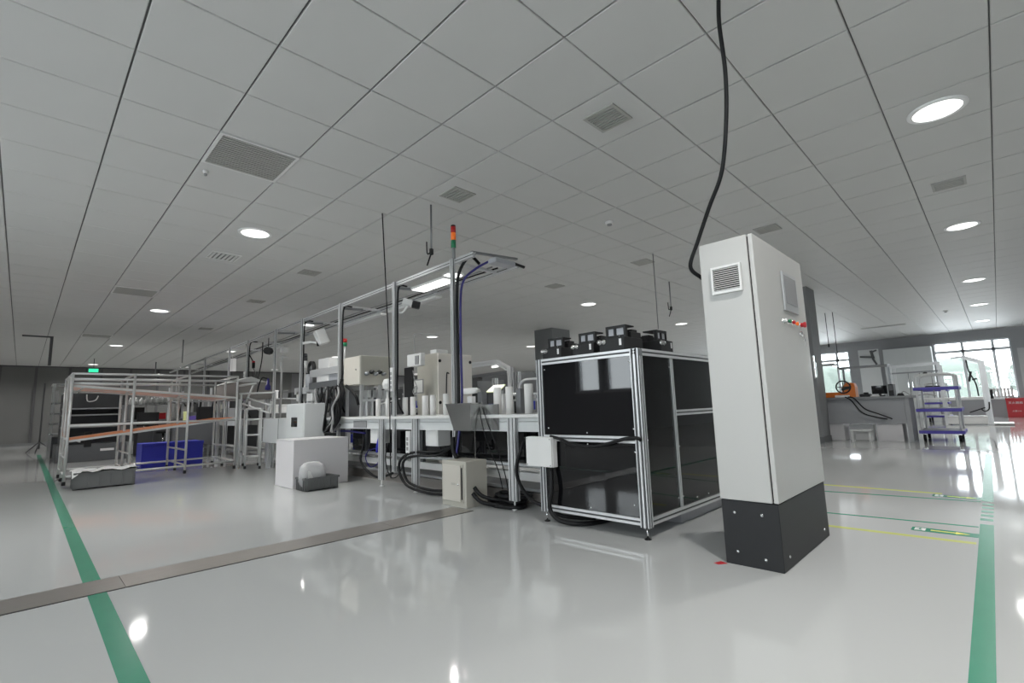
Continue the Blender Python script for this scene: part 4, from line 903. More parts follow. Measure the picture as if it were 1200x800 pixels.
single(MB().lathe([(0.0005, 0), (0.05, 0), (0.05, 0.2), (0.0005, 0.2)], (3.16, p.y, p.z-0.02), 14).cyl((3.16, p.y, 0.806), (3.16, p.y, p.z-0.02), 0.03, 10), 'grey_roller', 'gauge', 'blue-grey roller standing left of the cable-laden machine', 'roller')
for u, nm in ((350, 'left'), (362, 'right')):
    a = PX(u-3, 458, 3.12); b = PX(u+3, 470, 3.12)
    single(MB().box(3.12, 3.22, b.y, a.y, b.z, a.z).box(3.15, 3.18, (a.y+b.y)/2-0.01, (a.y+b.y)/2+0.01, 0.806, b.z), 'white_tank', 'white_plastic', nm+' white tank below the machine shelf', 'tank', 'white tanks below the machine', 0.02, 3)
rnd = random.Random(3)
for k in range(13):
    u0 = 372+k*2.1+rnd.uniform(-2, 2); xx = 3.06-0.012*k
    pts = [PX(u0+rnd.uniform(-1, 1), 451, 3.12), PX(u0+rnd.uniform(-5, 4), 462, xx), PX(u0+rnd.uniform(-7, 5), 477, xx-0.02), PX(u0-2+rnd.uniform(-6, 4), 492, xx-0.02), PX(u0-6+rnd.uniform(-6, 5), 506, xx), PX(u0+rnd.uniform(-4, 6), 497, 3.06)]
    single(MB().tube(pts, 0.010+0.006*(k % 3 == 0), 6, 5), 'machine_cable', 'black_rubber' if k % 4 else 'cable_grey', ('black' if k % 4 else 'grey')+' cable in the tangle hanging from the ring machine', 'cable', 'tangled cables hanging from the machine')
for k in range(5):
    u0 = 391+k*2.2
    pts = [PX(397+0.5*k, 446, 3.1), PX(u0+3, 458, 3.04), PX(u0, 474, 3.0), PX(u0-2, 490, 2.98), PX(u0-8, 505-k, 2.98)]
    single(MB().tube(pts, 0.017, 8, 5), 'machine_cable', 'black_rubber', 'thick black cable hanging beside the post left of the connector box', 'cable', 'thick cables beside the post')
for (a_, b_, c_, nm) in (((398, 450), (388, 466), (384, 482), 'left'), ((406, 452), (416, 462), (420, 474), 'right')):
    loop([PX(*a_, 3.08), PX(*b_, 3.0), PX(*c_, 3.04)], 0.02, 'corrugated_hose', 'black_rubber', nm+' black hose arching from the post by the connector box', 'hose')

# ================================================================== FARTHER ALONG THE LINE
def on_post(y): return fx(y)-0.035
sp = thing('loudspeaker', (3.2, 10.2, 2.1), 'black octagonal speaker hung under the overhead frame', 'speaker')
p = PR(314.5, 411, 10.6)
MB().cyl(p+Vector((-0.04, -0.04, 0)), p+Vector((0.04, 0.04, 0)), 0.075, 8, smooth=False).build('cone', 'black_plastic', sp)
MB().cyl(p, (p.x, p.y, ZR+0.0), 0.008, 6).build('stem', 'black_plastic', sp)
pn = thing('pendant_switch', (3.2, 11.6, 1.8), 'red-topped pendant switch hanging from the overhead frame', 'switch')
p = PR(297, 428, 11.4)
MB().cbox(p, (0.05, 0.05, 0.12)).build('case', 'black_plastic', pn, 0.006)
MB().lathe([(0.03, 0), (0.03, 0.03), (0.0005, 0.035)], p+Vector((0, 0, 0.06)), 10).build('stop_button', 'red', pn)
MB().tube([p+Vector((0, 0, 0.06)), p+Vector((-0.1, 0.06, 0.3)), (p.x-0.12, p.y+0.1, ZR)], 0.010, 6).tube([p+Vector((0, 0, -0.06)), PR(300, 438, 11.2), PR(303, 446, 11), PR(298, 458, 10.8)], 0.010, 6).build('cord', 'black_rubber', pn)
loop([PR(308, 401, 10.6), PR(307, 420, 10.7), PR(303, 440, 10.8), PR(297, 460, 10.8)], 0.010, 'lead', 'black_rubber', 'slack black lead between the far overhead posts')
for k, (u0, u1, nm) in enumerate(((268.5, 271.5, 'left'), (272.5, 276.5, 'right'))):
    a = PR(u0, 420, 13.2); b = PR(u1, 435, 13.2)
    single(MB().bar((a.x, a.y, (a.z+b.z)/2), (b.x, b.y, (a.z+b.z)/2), 0.005, a.z-b.z).cyl((a.x, a.y, a.z), (a.x, a.y, ZR+0.02), 0.004, 6), 'hanging_sheet', 'paper', nm+' white paper sheet hanging on the far overhead post', 'sheet')
ib = thing('blue_tool', (3.2, 9.5, 1.0), 'dark blue hand tool on a hanging hose', 'tool')
p = PR(314, 452, 9.9)
MB().lathe([(0.0005, 0.14), (0.02, 0.13), (0.03, 0.02), (0.05, 0.0), (0.05, -0.07), (0.0005, -0.08)], p, 10).build('body', 'blue_hose', ib)
MB().tube([p+Vector((0, 0, 0.13)), PR(311, 443, 9.9), PR(307, 443, 9.9), PR(303, 452, 9.9), PR(301, 462, 9.9)], 0.012, 6).build('hose', 'black_rubber', ib)
wl = thing('desk_lamp', (4.2, 9.0, 0.8), 'white swing-arm lamp behind the overhead posts', 'lamp')
a, b, c, d = PR(330, 435, 10.6), PR(329, 424, 10.6), PR(332, 416, 10.6), PR(333, 410, 10.6)
MB().tube([(a.x, a.y, 0.0), a, b], 0.018, 6, 1).tube([b, c], 0.02, 6, 1).build('arm', 'white_plastic', wl)
MB().cbox(d, (0.12, 0.16, 0.10)).build('head', 'white_plastic', wl, 0.01)
MB().cbox(c+Vector((0, 0, -0.04)), (0.1, 0.2, 0.02)).build('tray', 'white_plastic', wl)
# hooded conveyor inlet behind the rack
ho = thing('feed_hood', (2.9, 10.3, 0), 'brown-grey feed hood with a white lid behind the roller rack', 'machine')
MB().box(2.72, 3.35, 9.75, 11.2, 1.17, 1.48).build('hood', 'brown_grey', ho, 0.01)
MB().prism([(2.70, 1.481), (3.36, 1.481), (3.03, 1.60)], 10.0, 11.2, 'xz').build('lid', 'paper', ho)
for x in (2.78, 3.3):
    for y in (9.85, 11.1): MB().prof((x, y, 0), (x, y, 1.17), 0.05).build('leg', 'alu', ho)
# pipe stand and inclined feeder
def pipe_frame(name, label, posts, rails, r=0.016, cat='pipe stand', group=None, feet=True, m='pipe'):
    x = sum(p[0] for p in posts)/len(posts); y = sum(p[1] for p in posts)/len(posts)
    t = thing(name, (x, y, 0), label, cat, group)
    for (px, py_, z) in posts:
        o = MB().cyl((px, py_, 0.03 if feet else 0), (px, py_, z), r, 10).build('post', m, t)
        if feet: MB().lathe([(0.0005, 0), (0.02, 0), (0.02, 0.03), (0.017, 0.045)], (px, py_, 0), 10).build('foot', 'black_plastic', o)
    for a_, b_ in rails: MB().cyl(a_, b_, r, 8).build('rail', m, t)
    return t
pipe_frame('pipe_stand', 'low pipe stand between roller rack and pale conveyor cover', [(2.66, 8.93, 0.98), (2.82, 8.72, 0.98), (2.80, 9.5, 0.98), (2.98, 9.3, 0.98)],
   [((2.66, 8.93, 0.98), (2.82, 8.72, 0.98)), ((2.66, 8.93, 0.98), (2.80, 9.5, 0.98)), ((2.82, 8.72, 0.98), (2.98, 9.3, 0.98)), ((2.80, 9.5, 0.98), (2.98, 9.3, 0.98)), ((2.66, 8.93, 0.20), (2.82, 8.72, 0.20)), ((2.66, 8.93, 0.80), (2.82, 8.72, 0.80)), ((2.66, 8.93, 0.55), (2.82, 8.72, 0.55)), ((2.66, 8.93, 0.20), (2.80, 9.5, 0.20))])
sl = thing('inclined_feeder', (2.9, 9.0, 0), 'inclined pipe feeder leading to the line above the pipe stand', 'feeder')
MB().cyl((2.60, 9.15, 1.24), (3.0, 8.6, 1.24), 0.016, 8).build('rail', 'pipe', sl)
MB().cyl(PR(284, 473, 9.6), PR(316, 484, 9.0), 0.016, 8).build('rail', 'pipe', sl)
MB().cyl(PR(290, 466, 9.6), PR(318, 475, 9.0), 0.016, 8).build('rail', 'pipe', sl)
MB().cyl(PR(298, 449, 9.6), PR(287, 474, 9.6), 0.018, 8).build('brace', 'pipe', sl)
MB().cyl(PR(319, 470, 9.2), PR(314, 485, 9.2), 0.018, 8).build('brace', 'pipe', sl)
MB().cyl(PR(280, 452, 9.7), PR(300, 449, 9.4), 0.018, 8).build('brace', 'pipe', sl)
for y, x in ((8.62, 2.99), (9.12, 2.62)): MB().cyl((x, y, 0), (x, y, 1.24), 0.016, 8).build('post', 'pipe', sl)

# ================================================================== ROLLER RACK (left)
RX = (0.47, 1.17, 1.875, 2.575); RYs = (9.2, 9.9, 10.55); RH = 1.545
rk = thing('roller_rack', (1.5, 9.9, 0), 'aluminium pipe roller rack with orange lanes at left', 'roller rack')
for ix, x in enumerate(RX):
    for iy, y in enumerate(RYs):
        o = MB().cyl((x, y, 0.03), (x, y, RH), 0.0175, 10).build('post', 'pipe', rk)
        MB().lathe([(0.0005, 0), (0.022, 0), (0.022, 0.03), (0.018, 0.05)], (x, y, 0.0), 10).build('foot', 'black_plastic', o)
for y in (RYs[0], RYs[2]):
    for z in (RH-0.01, 1.46, 0.805, 0.115):
        MB().cyl((RX[0], y+0.0, z), (RX[-1], y, z), 0.0155, 8).build('rail', 'pipe', rk)
for x in RX:
    for z in (RH-0.01, 0.36, 0.13) if x != RX[0] else (RH-0.01, 0.62, 0.36, 0.13):
        MB().cyl((x, RYs[0], z), (x, RYs[2], z), 0.0145, 8).build('tie', 'pipe', rk)
MB().cyl((RX[0], 9.23, 1.40), (RX[2], 9.23, 1.395), 0.0145, 8).build('rail', 'pipe', rk)
for k in range(15):
    y = 9.26+k*0.092; m = ('pink_lane', 'pipe', 'orange_lane', 'pipe', 'pink_lane')[k % 5]
    MB().bar((RX[0]+0.02, y, 1.375), (RX[-1]-0.02, y, 1.185), 0.026, 0.022).build('upper_lane', m, rk)
    MB().bar((RX[0]+0.02, y, 0.600), (RX[-1]-0.02, y, 0.842), 0.03, 0.012).build('lower_lane', 'orange_lane' if k % 4 != 3 else 'pink_lane', rk)
for y in (9.225, 10.53):
    MB().bar((RX[0], y, 0.59), (RX[-1], y, 0.832), 0.02, 0.03).build('lane_edge', 'pipe', rk)
    MB().bar((RX[0], y, 1.365), (RX[-1], y, 1.175), 0.02, 0.03).build('lane_edge', 'pipe', rk)
for x, z1, z2 in ((0.6, 1.36, 0.60), (1.17, 1.30, 0.66), (1.87, 1.23, 0.745), (2.4, 1.17, 0.81)):
    MB().cyl((x, 9.2, z1-0.02), (x, 10.55, z1-0.02), 0.012, 8).cyl((x, 9.2, z2-0.02), (x, 10.55, z2-0.02), 0.012, 8).build('lane_support', 'pipe', rk)
single(MB().box(1.10, 1.16, 9.25, 9.32, 1.395, 1.455), 'lane_stop', 'brown_grey', 'small clip on the upper lanes of the roller rack', 'clip', bevel=0.01)
crate(0.515, 1.155, 8.36, 8.80, 0.215, 'crate_grey', 'grey_crate', 'long grey plastic crate with white sheet before the roller rack', rz=math.radians(0))
sh = MB(); nx_, ny_ = 14, 8; rnd = random.Random(9)
g_ = [[(0.50+0.68*i/nx_, 8.345+0.47*j/ny_, 0.222+0.012*math.sin(i*1.1+j*0.7)+rnd.uniform(0, 0.012)-(0.03 if (i == 0 and j == 0) else 0)-(0.05 if (i <= 1 and j == 0) else 0)) for i in range(nx_+1)] for j in range(ny_+1)]
vs = [p for r_ in g_ for p in r_]+[(p[0], p[1], p[2]+0.002) for r_ in g_ for p in r_]; N = (nx_+1)*(ny_+1); fs = []
for j in range(ny_):
    for i in range(nx_):
        a = j*(nx_+1)+i; b = a+nx_+1; fs += [(a, b, b+1, a+1), (N+a, N+a+1, N+b+1, N+b)]
sh.add(vs, fs); single(sh, 'white_sheet', 'paper', 'crumpled white plastic sheet lying over the long grey crate', 'sheet')
bl = thing('blue_bin', (1.97, 10.9, 0), 'bright blue plastic bin under the roller rack', 'bin')
for x0, x1 in ((1.53, 2.02), (2.04, 2.46)):
    MB().box(x0, x1, 10.72, 11.3, 0.0, 0.43).build('body', 'blue_plastic', bl, 0.01)
    MB().box(x0-0.005, x1+0.005, 10.705, 10.72, 0.385, 0.435).build('rim', 'blue_plastic', bl, 0.004)
# dark machinery behind the rack
dm = thing('dark_console', (0.9, 14.6, 0), 'dark grey machine console with shelves behind the roller rack', 'machine')
MB().box(0.55, 1.75, 14.2, 15.4, 0.0, 0.36).build('base', 'dark_grey', dm, 0.01)
MB().box(0.62, 1.70, 14.6, 15.4, 0.36, 1.48).build('back_case', 'dark_machine', dm, 0.01)
for z in (0.72, 0.98, 1.12): MB().box(0.60, 1.66, 14.25, 14.6, z, z+0.03).build('shelf', 'mid_grey', dm)
for x in (0.62, 1.62): MB().box(x, x+0.04, 14.25, 14.3, 0.36, 1.2).build('upright', 'mid_grey', dm)
MB().box(1.0, 1.12, 14.18, 14.22, 0.30, 0.62).build('bracket', 'black_plastic', dm)
MB().box(1.28, 1.52, 14.192, 14.198, 0.20, 0.25).build('plate', 'white_print', dm)
MB().tube([(1.0, 14.5, 1.45), (1.02, 14.4, 1.3), (1.15, 14.45, 1.32), (1.2, 14.5, 1.42)], 0.012, 6).build('cable', 'white_plastic', dm)
d2 = thing('screen_console', (2.0, 14.6, 0), 'low dark console with black screens right of the tall dark one', 'machine')
MB().box(1.95, 2.25, 14.4, 14.9, 0.0, 0.60).build('base', 'dark_machine', d2, 0.01)
MB().box(1.93, 2.35, 14.4, 14.5, 0.7, 1.02).build('screen', 'black_plastic', d2, 0.01)
MB().box(2.1, 2.18, 14.5, 14.6, 0.6, 0.8).build('neck', 'black_plastic', d2)
d3 = thing('grey_console', (0.42, 16.5, 0), 'grey shelf unit with papers at the left behind the rack', 'shelf')
for z in (0.55, 0.8, 1.05, 1.30): MB().box(0.50, 0.95, 16.2, 16.9, z, z+0.03).build('shelf', 'mid_grey', d3)
for x in (0.52, 0.92):
    for y in (16.22, 16.87): MB().prof((x, y, 0), (x, y, 1.75), 0.04).build('post', 'pipe', d3)
MB().box(0.48, 0.95, 16.2, 16.9, 1.75, 1.79).build('top', 'paper', d3)
MB().box(0.55, 0.9, 16.25, 16.8, 0.02, 0.5).build('drawer_block', 'dark_grey', d3)
for k in range(3): single(MB().box(0.52+k*0.13, 0.60+k*0.13, 16.30, 16.5, 1.331, 1.62-0.05*k), 'paper_stack', 'paper', ('left', 'middle', 'right')[k]+' stack of white papers on the grey shelf unit', 'papers', 'white papers on the shelf')
tp = thing('tripod_pole', (0.18, 19.0, 0), 'thin dark pole on a tripod beside the green line', 'pole')
p = PZ(45, 530, 0); q = PR(54, 398, math.hypot(p.x, p.y))
MB().cyl((p.x, p.y, 0.1), (p.x, p.y, 2.0), 0.02, 8).build('pole', 'dark_machine', tp)
for a in (0.3, 2.4, 4.5): MB().cyl((p.x, p.y, 0.3), (p.x+0.35*math.cos(a), p.y+0.35*math.sin(a), 0.01), 0.015, 6).build('leg', 'dark_machine', tp)
p = PZ(61, 394, CZ); p2 = PZ(26, 394, CZ); zq = PR(57, 428, math.hypot(p.x, p.y)).z
single(MB().box(p.x-0.03, p.x+0.03, p.y, p.y+0.05, zq, CZ).box(p2.x, p.x+0.03, p.y, p.y+0.05, CZ-0.035, CZ), 'ceiling_bracket', 'partition_post', 'dark bracket fixed to the far left ceiling', 'bracket')
ex = thing('exit_sign', (1.9, 22.0, 2.6), 'green lit exit sign hanging at the far left', 'exit sign')
p = PR(109.5, 434, 22.5)
MB().cbox(p, (0.42, 0.04, 0.16)).build('case', 'dark_grey', ex, 0.006)
MB().cbox(p+Vector((0, -0.022, 0)), (0.26, 0.004, 0.12)).build('panel', 'exit_glow', ex)
MB().cyl(p+Vector((0, 0, 0.08)), (p.x, p.y, CZ), 0.008, 6).build('stem', 'dark_grey', ex)

# work tables with small goods behind the rack
def work_table(x0, x1, y0, y1, z, label, m='alu', shelf=True):
    t = thing('work_table', ((x0+x1)/2, (y0+y1)/2, 0), label, 'table', 'far work tables')
    MB().box(x0, x1, y0, y1, z-0.03, z).build('top', 'mid_grey', t)
    for x in (x0+0.03, x1-0.03):
        for y in (y0+0.03, y1-0.03): MB().prof((x, y, 0), (x, y, z-0.03), 0.04).build('leg', m, t)
    if shelf:
        for x in (x0+0.03, x1-0.03): MB().prof((x, y1-0.03, z), (x, y1-0.03, z+0.75), 0.04).build('upright', m, t)
        MB().box(x0, x1, y1-0.3, y1, z+0.42, z+0.44).build('shelf', 'mid_grey', t)
        MB().box(x0, x1, y0, y0+0.02, 0.25, z-0.03).build('modesty_panel', 'dark_grey', t)
    return t
wt = [(2.30, 3.18, 12.6, 13.3, 0.80, 'nearest work table seen through the roller rack'), (2.30, 3.18, 15.6, 16.2, 0.85, 'second work table seen through the roller rack'), (2.0, 3.18, 17.4, 18.0, 0.85, 'third work table seen through the roller rack'), (5.2, 7.2, 11.0, 11.7, 0.85, 'work table far behind the pipe stand'), (4.3, 5.6, 8.4, 9.1, 0.80, 'work table behind the cable-laden machine')]
for a in wt: work_table(*a)
goods = [('red_box', 'red', 0.18, 0.16, 'red box on a work table behind the rack', (2.62, 15.8, 0.85)), ('purple_box', 'purple', 0.22, 0.10, 'purple box on the shelf table behind the rack', (2.65, 12.85, 0.80)), ('yellow_bottle', 'yellow_pale', 0.07, 0.2, 'pale yellow bottle on a table behind the rack', (2.55, 12.75, 0.80)),
         ('black_case', 'black_plastic', 0.3, 0.3, 'black case on a table behind the rack', (2.98, 12.95, 0.80)), ('black_case', 'black_plastic', 0.25, 0.35, 'taller black case on the third far table', (2.4, 17.6, 0.85)), ('beige_box', 'cab_beige2', 0.25, 0.2, 'beige box on the third far table', (2.9, 17.6, 0.85)),
         ('grey_box', 'mid_grey', 0.35, 0.35, 'grey box on the far table behind the pipe stand', (5.6, 11.3, 0.85)), ('black_case', 'black_plastic', 0.3, 0.4, 'black case on the far table behind the pipe stand', (6.2, 11.3, 0.85)), ('grey_box', 'mid_grey', 0.3, 0.45, 'grey box on the table behind the cable machine', (4.65, 8.75, 0.80)), ('black_case', 'dark_machine', 0.4, 0.5, 'dark case on the table behind the cable machine', (5.25, 8.75, 0.80))]
for nm, m, s_, hh, lab, (x, y, z) in goods:
    single(MB().box(x-s_/2, x+s_/2, y-s_*0.4, y+s_*0.4, z, z+hh*0.86).box(x-s_/2-0.004, x+s_/2+0.004, y-s_*0.4-0.004, y+s_*0.4+0.004, z+hh*0.86, z+hh), nm, m, lab, nm.split('_')[1], bevel=0.004)
for k in range(9):
    x = 2.08+k*0.125; y = 17.85; z = 0.85+0.441
    t = single(MB().lathe([(0.0005, 0), (0.05, 0), (0.05, 0.13), (0.02, 0.17), (0.02, 0.2), (0.0005, 0.2)], (x, y, z), 10), 'white_bottle', 'white_plastic', 'small white bottle on the far shelf behind the rack', 'bottle', 'white bottles on the far shelf')
for k in range(7):
    x = 2.36+k*0.12; y = 16.05; z = 0.85+0.441
    single(MB().lathe([(0.0005, 0), (0.045, 0), (0.045, 0.11), (0.02, 0.14), (0.02, 0.17), (0.0005, 0.17)], (x, y, z), 10), 'white_bottle', 'white_plastic', 'small white bottle on the middle shelf behind the rack', 'bottle', 'white bottles on the middle shelf')
for k in range(3):
    x = 2.1+k*0.45; y = 14.9+0.1*(k % 3)
    t = thing('stool', (x, y, 0), 'black round stool in the row behind the roller rack', 'stool', 'black stools behind the rack')
    MB().lathe([(0.0005, 0.50), (0.16, 0.50), (0.16, 0.54), (0.0005, 0.545)], (x, y, 0), 14).build('seat', 'black_plastic', t)
    MB().cyl((x, y, 0.05), (x, y, 0.5), 0.025, 8).build('column', 'chrome', t)
    for a in range(4): MB().bar((x, y, 0.06), (x+0.2*math.cos(a*1.571), y+0.2*math.sin(a*1.571), 0.02), 0.03, 0.03).build('foot', 'black_plastic', t)

# far section of the line with machine heads
f2 = thing('line_table', (3.6, 13.4, 0), 'far section of the assembly line table behind the roller rack', 'table')
MB().box(3.25, 3.95, 11.4, 18.6, 0.775, 0.805).build('table_top', 'white_plastic', f2)
MB().box(3.27, 3.33, 11.4, 18.6, 0.66, 0.774).build('front_beam', 'cab_blue', f2)
for y in (11.5, 13.0, 14.5, 16.0, 17.5):
    MB().prof((3.3, y, 0), (3.3, y, 0.66), 0.08).build('leg', 'alu', f2); MB().prof((3.9, y, 0), (3.9, y, 0.775), 0.06).build('leg', 'alu', f2)
MB().box(3.30, 3.9, 11.4, 18.6, 0.10, 0.14).build('lower_shelf', 'mid_grey', f2)
MB().box(3.6, 3.62, 11.4, 18.6, 0.2, 0.66).build('back_panel', 'dark_machine', f2)
HD = ('nearest', 'second', 'third', 'fourth', 'fifth', 'sixth')
for k in range(6):
    y = 11.75+k*1.15; hgt = (0.42, 0.55, 0.36, 0.5, 0.45, 0.4)[k]
    t = thing('press_unit', (3.55, y, 0.806), HD[k]+' machine head on the far line section', 'machine', 'machine heads on the far line')
    MB().box(3.35, 3.8, y-0.25, y+0.25, 0.806, 0.806+hgt*0.45).build('base', ('dark_machine', 'mid_grey', 'dark_grey')[k % 3], t, 0.01)
    MB().box(3.5, 3.8, y-0.18, y+0.18, 0.806+hgt*0.45, 0.806+hgt).build('head', ('white_plastic', 'dark_machine', 'cab_beige2')[k % 3], t, 0.01)
    for dy in (-0.2, 0.2): MB().prof((3.38, y+dy, 0.806), (3.38, y+dy, 0.806+hgt+0.1), 0.03).build('post', 'alu', t)
    MB().prof((3.38, y-0.2, 0.806+hgt+0.1), (3.38, y+0.2, 0.806+hgt+0.1), 0.03).build('bar', 'alu', t)
    MB().tube([(3.5, y, 0.806+hgt), (3.4, y-0.05, 0.9+hgt), (3.32, y-0.1, 0.7+hgt*0.5), (3.3, y-0.1, 0.81)], 0.02, 6).build('hose', 'black_rubber', t)
# parts shelving between the line and the pillars
def parts_shelf(x0, x1, y0, y1, label, seed):
    t = thing('parts_shelf', ((x0+x1)/2, (y0+y1)/2, 0), label, 'shelf', 'parts shelves behind the line')
    for x in (x0, x1):
        for y in (y0, y1): MB().prof((x, y, 0), (x, y, 1.5), 0.035).build('post', 'pipe', t)
    for z in (0.2, 0.55, 0.9, 1.25): MB().box(x0-0.01, x1+0.01, y0-0.01, y1+0.01, z, z+0.02).build('shelf', 'alu', t)
    r_ = random.Random(seed)
    for z, zn in ((0.22, 'bottom'), (0.57, 'lower'), (0.92, 'upper'), (1.27, 'top')):
        x = x0+0.05; k = 0
        while x < x1-0.25:
            w_ = r_.uniform(0.12, 0.28); h_ = r_.uniform(0.08, 0.24); m, cn_ = r_.choice((('crate_grey', 'grey'), ('black_plastic', 'black'), ('white_plastic', 'white'), ('dark_machine', 'dark'), ('blue_plastic', 'blue'), ('paper', 'white'), ('mid_grey', 'grey')))
            k += 1; d_ = min(0.3, y1-y0-0.04)
            single(MB().box(x, x+w_, y0+0.02, y0+d_, z, z+h_*0.8).box(x-0.005, x+w_+0.005, y0+0.015, y0+d_+0.005, z+h_*0.8, z+h_), 'parts_bin', m, '%s bin, %s from the left on the %s board of the %s' % (cn_, ('first', 'second', 'third', 'fourth', 'fifth', 'sixth', 'seventh', 'eighth', 'ninth', 'tenth')[k-1], zn, label.split(' behind')[0]), 'bin', 'bins on the parts shelves', 0.006)
            x += w_+r_.uniform(0.03, 0.12)
parts_shelf(4.2, 5.9, 12.6, 13.0, 'left parts shelf behind the far line section', 1)
parts_shelf(4.4, 6.0, 9.9, 10.3, 'middle parts shelf behind the ring machine', 2)
parts_shelf(6.4, 8.2, 10.0, 10.4, 'right parts shelf behind the beige cabinet', 5)
# second line behind: canopy frame and machines (between beige cabinet and enclosure)
cn = thing('canopy_frame', (6.4, 6.6, 0), 'aluminium canopy frame with sloping arm behind the line', 'machine frame')
a = PR(588, 424, 8.9); b = PR(598, 433, 8.9); p0 = (b.x, b.y)
MB().prof((b.x, b.y, 0), (b.x, b.y, b.z+0.05), 0.08).build('post', 'alu', cn)
MB().prof((b.x, b.y, b.z), tuple(PR(583, 424.5, 9.3)), 0.08).build('sloping_arm', 'alu', cn)
MB().prof(tuple(PR(583, 424.5, 9.3)), tuple(PR(520, 432, 10.6)), 0.10).build('beam', 'alu', cn)
MB().prof(tuple(PR(593, 436, 9.2)), tuple(PR(520, 446, 10.8)), 0.06).build('beam', 'alu_dark', cn)
a = PR(520, 432, 10.6); MB().prof((a.x, a.y, 0), (a.x, a.y, a.z), 0.08).build('post', 'alu', cn)
a = PR(577, 430, 9.4); b = PR(583, 429, 9.3)
MB().bar(a, b, 0.05, 0.03).build('lamp', 'led_glow', cn)
ms = thing('machine_row', (8.5, 8, 0), 'row of grey machine housings in the distance behind the line', 'machine')
for (u0, v0, u1, r) in ((560, 447, 590, 12.5), (566, 440, 600, 14.5), (600, 437, 626, 13.5)):
    a = PR(u0, v0, r); b = PR(u1, v0, r); MB().bar((a.x, a.y, a.z/2), (b.x, b.y, a.z/2), 0.8, a.z).build('housing', 'mid_grey', ms, 0.01)
for (u, v, r) in ((607, 435, 12), (580, 443, 11.5)):
    a = PR(u, v, r); MB().prof((a.x, a.y, 0), (a.x, a.y, a.z), 0.1).build('post', 'alu', ms)

# ================================================================== RIGHT SIDE
bn = thing('workbench', (11.9, 1.9, 0), 'long grey workbench with panelled front behind the control cabinet', 'workbench')
MB().box(11.45, 12.25, 1.12, 4.6, 0.80, 0.845).build('top', 'mid_grey', bn, 0.004)
MB().box(11.52, 11.54, 1.25, 4.5, 0.33, 0.80).build('front_panel', 'wall_grey', bn)
MB().box(11.5, 12.2, 1.18, 1.25, 0.0, 0.80).build('side_panel', 'wall_grey', bn, 0.003)
MB().box(11.5, 12.2, 4.5, 4.57, 0.0, 0.80).build('side_panel', 'wall_grey', bn, 0.003)
for y0, y1 in ((1.33, 1.72), (2.25, 2.9)):
    MB().box(11.56, 12.1, y0, y1, 0.0, 0.33).build('cupboard', 'white_board', bn, 0.004)
single(MB().box(11.75, 12.0, 1.80, 2.2, 0.0, 0.30), 'storage_box', 'paper', 'white storage box under the workbench', 'box', bevel=0.01)
st_ = thing('step_stool', (11.3, 1.95, 0), 'small pale step stool in front of the workbench', 'stool')
MB().box(11.2, 11.42, 1.75, 2.1, 0.20, 0.23).build('seat', 'white_plastic', st_, 0.006)
for x in (11.22, 11.38):
    for y in (1.78, 2.05): MB().box(x, x+0.03, y, y+0.03, 0, 0.2).build('leg', 'white_plastic', st_)
loop([(11.46, 2.1, 0.85), (11.435, 2.0, 0.82), (11.42, 1.85, 0.62), (11.43, 1.65, 0.52), (11.44, 1.5, 0.45), (11.44, 1.45, 0.42)], 0.012, 'lead', 'black_rubber', 'upper black lead hanging down the workbench front')
loop([(11.46, 2.15, 0.85), (11.43, 2.05, 0.78), (11.415, 1.9, 0.55), (11.43, 1.7, 0.46), (11.44, 1.52, 0.42)], 0.012, 'lead', 'black_rubber', 'lower black lead hanging down the workbench front')
og = thing('orange_machine', (11.7, 2.4, 0.845), 'orange tabletop machine with a black handwheel on the workbench', 'machine')
MB().box(11.52, 11.80, 2.18, 3.1, 0.846, 0.95).build('bed', 'orange', og, 0.01)
MB().box(11.52, 11.80, 1.98, 2.20, 0.846, 1.05).prism([(1.98, 1.05), (2.20, 1.05), (2.12, 1.14), (2.0, 1.12)], 11.55, 11.78, 'yz').build('head', 'orange', og, 0.006)
a = Vector((11.50, 2.17, 1.05)); MB().tube([(11.50, a.y+0.12*math.cos(t), a.z+0.12*math.sin(t)) for t in [i*math.pi/8 for i in range(17)]], 0.013, 6, 1).bar(a+Vector((0, -0.1, 0)), a+Vector((0, 0.1, 0)), 0.015).bar(a+Vector((0, 0, -0.1)), a+Vector((0, 0, 0.1)), 0.015).build('handwheel', 'black_plastic', og)
MB().box(11.54, 11.7, 2.6, 2.9, 0.95, 1.02).build('motor', 'dark_grey', og, 0.008)
MB().bar((11.52, 2.05, 1.04), (11.52, 2.2, 1.0), 0.05, 0.05).build('lever', 'black_plastic', og)
single(MB().box(11.46, 11.52, 2.08, 2.32, 0.846, 0.89), 'white_tray', 'paper', 'white tray in front of the orange machine', 'tray', bevel=0.006)
single(MB().box(11.5, 11.7, 1.75, 1.92, 0.846, 0.90).box(11.53, 11.6, 1.78, 1.86, 0.90, 0.93), 'tool_pile', 'black_plastic', 'small black tool beside the orange machine', 'tool', bevel=0.01)
mn = thing('monitor', (11.7, 1.63, 0.845), 'black monitor on the workbench', 'monitor')
MB().box(11.66, 11.69, 1.50, 1.74, 0.89, 1.05).build('bezel', 'black_plastic', mn, 0.003)
MB().box(11.657, 11.66, 1.51, 1.73, 0.90, 1.04).build('screen', 'acrylic', mn)
MB().box(11.69, 11.72, 1.60, 1.64, 0.87, 0.95).build('neck', 'black_plastic', mn)
MB().box(11.64, 11.78, 1.55, 1.69, 0.846, 0.87).build('stand', 'black_plastic', mn, 0.004)
cp_ = thing('computer_tower', (11.8, 1.44, 0.845), 'black computer tower beside the monitor', 'computer')
MB().box(11.65, 11.95, 1.40, 1.48, 0.846, 1.07).build('case', 'black_plastic', cp_, 0.004)
MB().box(11.645, 11.65, 1.41, 1.47, 0.95, 1.05).build('front_panel', 'dark_grey', cp_)
